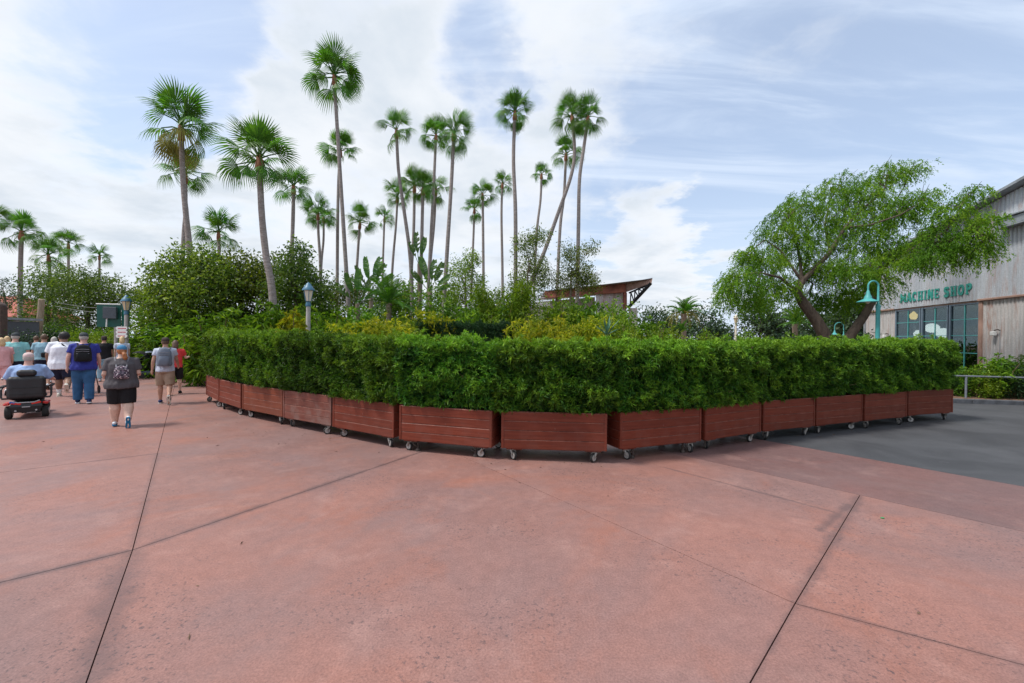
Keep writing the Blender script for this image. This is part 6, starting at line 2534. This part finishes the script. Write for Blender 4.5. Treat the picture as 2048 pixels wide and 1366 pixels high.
pad('seat_cushion', (0, .22, seatz), (.54, .52, .12))
bk = pad('backrest', (0, -.06, .67), (.58, .12, .50))
part('seam', MB().tube([(-.26, -.125, .68), (0, -.130, .67), (.26, -.125, .68)], .006, 5), M['rubber'], bk)
part('seam', MB().tube([(-.26, -.122, .54), (0, -.128, .53), (.26, -.122, .54)], .006, 5), M['rubber'], bk)
pad('headrest', (0, -.04, .985), (.30, .11, .15), bev=.04)
part('headrest_bar', MB().tube([(0, -.03, .88), (0, -.03, .97)], .018, 6), M['black_steel'], sco)
for s in (-1, 1):
    part('armrest_frame', MB().tube([(s * .24, -.06, .45), (s * .345, -.07, .45), (s * .365, -.05, .49), (s * .365, -.04, .64), (s * .36, .02, .68)], .020, 8), M['vinyl'], sco, True)
    part('armrest', MB().box((s * .36, .16, .695), (.065, .34, .05), None, .015), M['vinyl'], sco)
    rotw_ = Matrix.Rotation(PI / 2, 3, 'Y')
    w = part('wheel', MB().lathe([(.05, -.05), (.115, -.055), (.135, -.045), (.14, 0), (.135, .045), (.115, .055), (.05, .05)], 20, (s * .27, .08, .14), rotw_), M['rubber'], sco, True)
    part('rim', MB().lathe([(.02, -.056), (.075, -.057), (.08, 0), (.075, .057), (.02, .056)], 14, (s * .27, .08, .14), rotw_), M['silver'], w, True)
    part('tail_light', MB().box((s * .145, -.105, .335), (.15, .03, .04), Matrix.Rotation(-s * .22, 3, 'Y'), .01), M['tail_light'], sco)
    part('fender', MB().box((s * .285, .06, .33), (.10, .34, .05), Matrix.Rotation(s * .1, 3, 'Y'), .02), M['scooter_red'], sco)
part('rear_cover', MB().add([(-.21, -.10, .36), (.21, -.10, .36), (.24, -.13, .27), (.20, -.10, .14), (-.20, -.10, .14), (-.24, -.13, .27), (-.21, .42, .38), (.21, .42, .38), (.24, .42, .27), (.20, .42, .14), (-.20, .42, .14), (-.24, .42, .27)],
                            [(0, 1, 2, 5), (5, 2, 3, 4), (6, 11, 8, 7), (11, 10, 9, 8), (0, 6, 7, 1), (1, 7, 8, 2), (2, 8, 9, 3), (3, 9, 10, 4), (4, 10, 11, 5), (5, 11, 6, 0)]), M['vinyl'], sco)
part('badge', MB().box((0, -.135, .262), (.12, .004, .018)), M['silver'], sco)
part('trim', MB().tube([(-.20, -.112, .39), (-.12, -.12, .355), (.12, -.12, .355), (.20, -.112, .39)], .012, 6), M['silver'], sco)
part('side_badge', MB().box((-.20, -.11, .365), (.09, .03, .035), Matrix.Rotation(.3, 3, 'Y'), .01), M['scooter_blue'], sco)
part('seat_post', MB().tube([(0, .2, .33), (0, .2, .42)], .04, 8), M['black_steel'], sco)
part('floorboard', MB().box((0, .72, .17), (.44, .62, .06), None, .02), M['scooter_red'], sco)
part('front_body', MB().box((0, 1.08, .30), (.30, .22, .32), None, .06), M['scooter_red'], sco)
part('tiller', MB().tube([(0, 1.06, .42), (0, .86, .86)], .03, 8), M['black_steel'], sco)
part('handlebar', MB().tube([(-.27, .80, .86), (-.12, .86, .89), (.12, .86, .89), (.27, .80, .86)], .017, 8), M['black_steel'], sco)
for s in (-1, 1):
    part('wheel', MB().lathe([(.04, -.04), (.10, -.042), (.12, -.03), (.12, .03), (.10, .042), (.04, .04)], 18, (s * .20, 1.10, .12), rotw_), M['rubber'], sco, True)
    part('bumper_knob', MB().tube([(s * .15, -.13, .185), (s * .15, -.145, .185)], .018, 8), M['silver'], sco)
fwd = Matrix.Rotation(ys, 3, 'Z') @ Vector((0, .14, 0))
rider = person('rider in light blue shirt and pale pink cap seated on the scooter', p + fwd, ys, 1.72, 1.4, 'skin_pink', legs=((84, 74, 0), (84, 74, 0)), arms=((30, 48, .34), (30, 48, .34)),
               shirt='cloth_blue', bottom=('cloth_navy', .95, .01), shoe=('shoe_white', 'sole_dark'), hair=('hair_grey', 'short'), hat=('cloth_cap_pink', 'cap'), seat=.585, shirt_len=.90, group=None, sleeve=.95)


# ------------------------------------------------------------------ strollers and bench
def stroller(label, px, py, seatmat, canopy, yaw):
    p = place(px, py)
    r = thing('stroller', label, 'stroller', p, yaw, 'strollers among the walkers')
    for s in (-1, 1):
        part('frame', MB().tube([(s * .24, -.45, 1.02), (s * .25, -.25, .85), (s * .25, .15, .42), (s * .22, .55, .12)], .015, 6), M['black_steel'], r)
        part('frame', MB().tube([(s * .25, -.05, .62), (s * .27, -.32, .12)], .014, 6), M['black_steel'], r)
        for (y, rr) in ((-.32, .12), (.55, .10)):
            rot = Matrix.Rotation(PI / 2, 3, 'Y')
            part('wheel', MB().lathe([(.02, -.02), (rr * .8, -.018), (rr, -.012), (rr, .012), (rr * .8, .018), (.02, .02)], 14, (s * .27, y, rr), rot), M['rubber'], r, True)
    part('handle', MB().tube([(-.24, -.45, 1.02), (0, -.47, 1.03), (.24, -.45, 1.02)], .018, 6), M['black_steel'], r)
    part('seat', MB().add([(-.2, -.15, .85), (.2, -.15, .85), (.2, .0, .42), (-.2, .0, .42), (.2, .35, .40), (-.2, .35, .40), (-.2, -.19, .83), (.2, -.19, .83), (.2, -.04, .37), (-.2, -.04, .37), (.2, .35, .34), (-.2, .35, .34)],
                          [(0, 1, 2, 3), (3, 2, 4, 5), (6, 9, 8, 7), (9, 11, 10, 8), (0, 6, 7, 1), (5, 4, 10, 11)]), M[seatmat], r)
    vs, fs = [], []
    for i in range(7):
        a = R(10 + 115 * i / 6)
        for x in (-.22, -.12, .0, .12, .22):
            b = .06 * (1 - (x / .22) ** 2)
            vs.append((x, -.12 - (.30 + b) * math.cos(a), .80 + (.30 + b) * math.sin(a)))
    for i in range(6):
        for j in range(4):
            q = i * 5 + j
            fs.append((q, q + 1, q + 6, q + 5))
    part('canopy', MB().add(vs, fs), M[canopy], r, True)
    part('basket', MB().box((0, .05, .22), (.40, .50, .16), None, .02), M[canopy], r)


stroller('stroller with orange basket before the man in jeans', 168, 786, 'cloth_black', 'cloth_red', 1.0)
stroller('black stroller parked by the shrubs right of the woman', 272, 757, 'pack_black', 'pack_black', 1.9)
stroller('second black stroller close to the man with grey backpack', 292, 756, 'pack_black', 'pack_grey', 2.2)
p = place(366, 748)
bn = thing('bench', 'dark metal bench beyond the man with the grey backpack', 'bench', p, -.5)
for k in range(4):
    part('seat_slat', MB().box((0, -.16 + .10 * k, .44), (1.1, .08, .025), None, .005), M['brown_panel'], bn)
for k in range(4):
    part('back_slat', MB().box((0, .26 + .02 * k, .54 + .10 * k), (1.1, .02, .08), None, .005), M['brown_panel'], bn)
for s in (-1, 1):
    part('end_frame', MB().tube([(s * .52, -.22, 0), (s * .52, -.20, .42), (s * .52, .22, .42), (s * .52, .34, .88)], .022, 6), M['black_steel'], bn)
    part('end_frame', MB().tube([(s * .52, .22, .42), (s * .52, .30, 0)], .022, 6), M['black_steel'], bn)
    part('armrest', MB().tube([(s * .52, -.22, .42), (s * .52, -.22, .62), (s * .52, .24, .66)], .02, 6), M['black_steel'], bn)
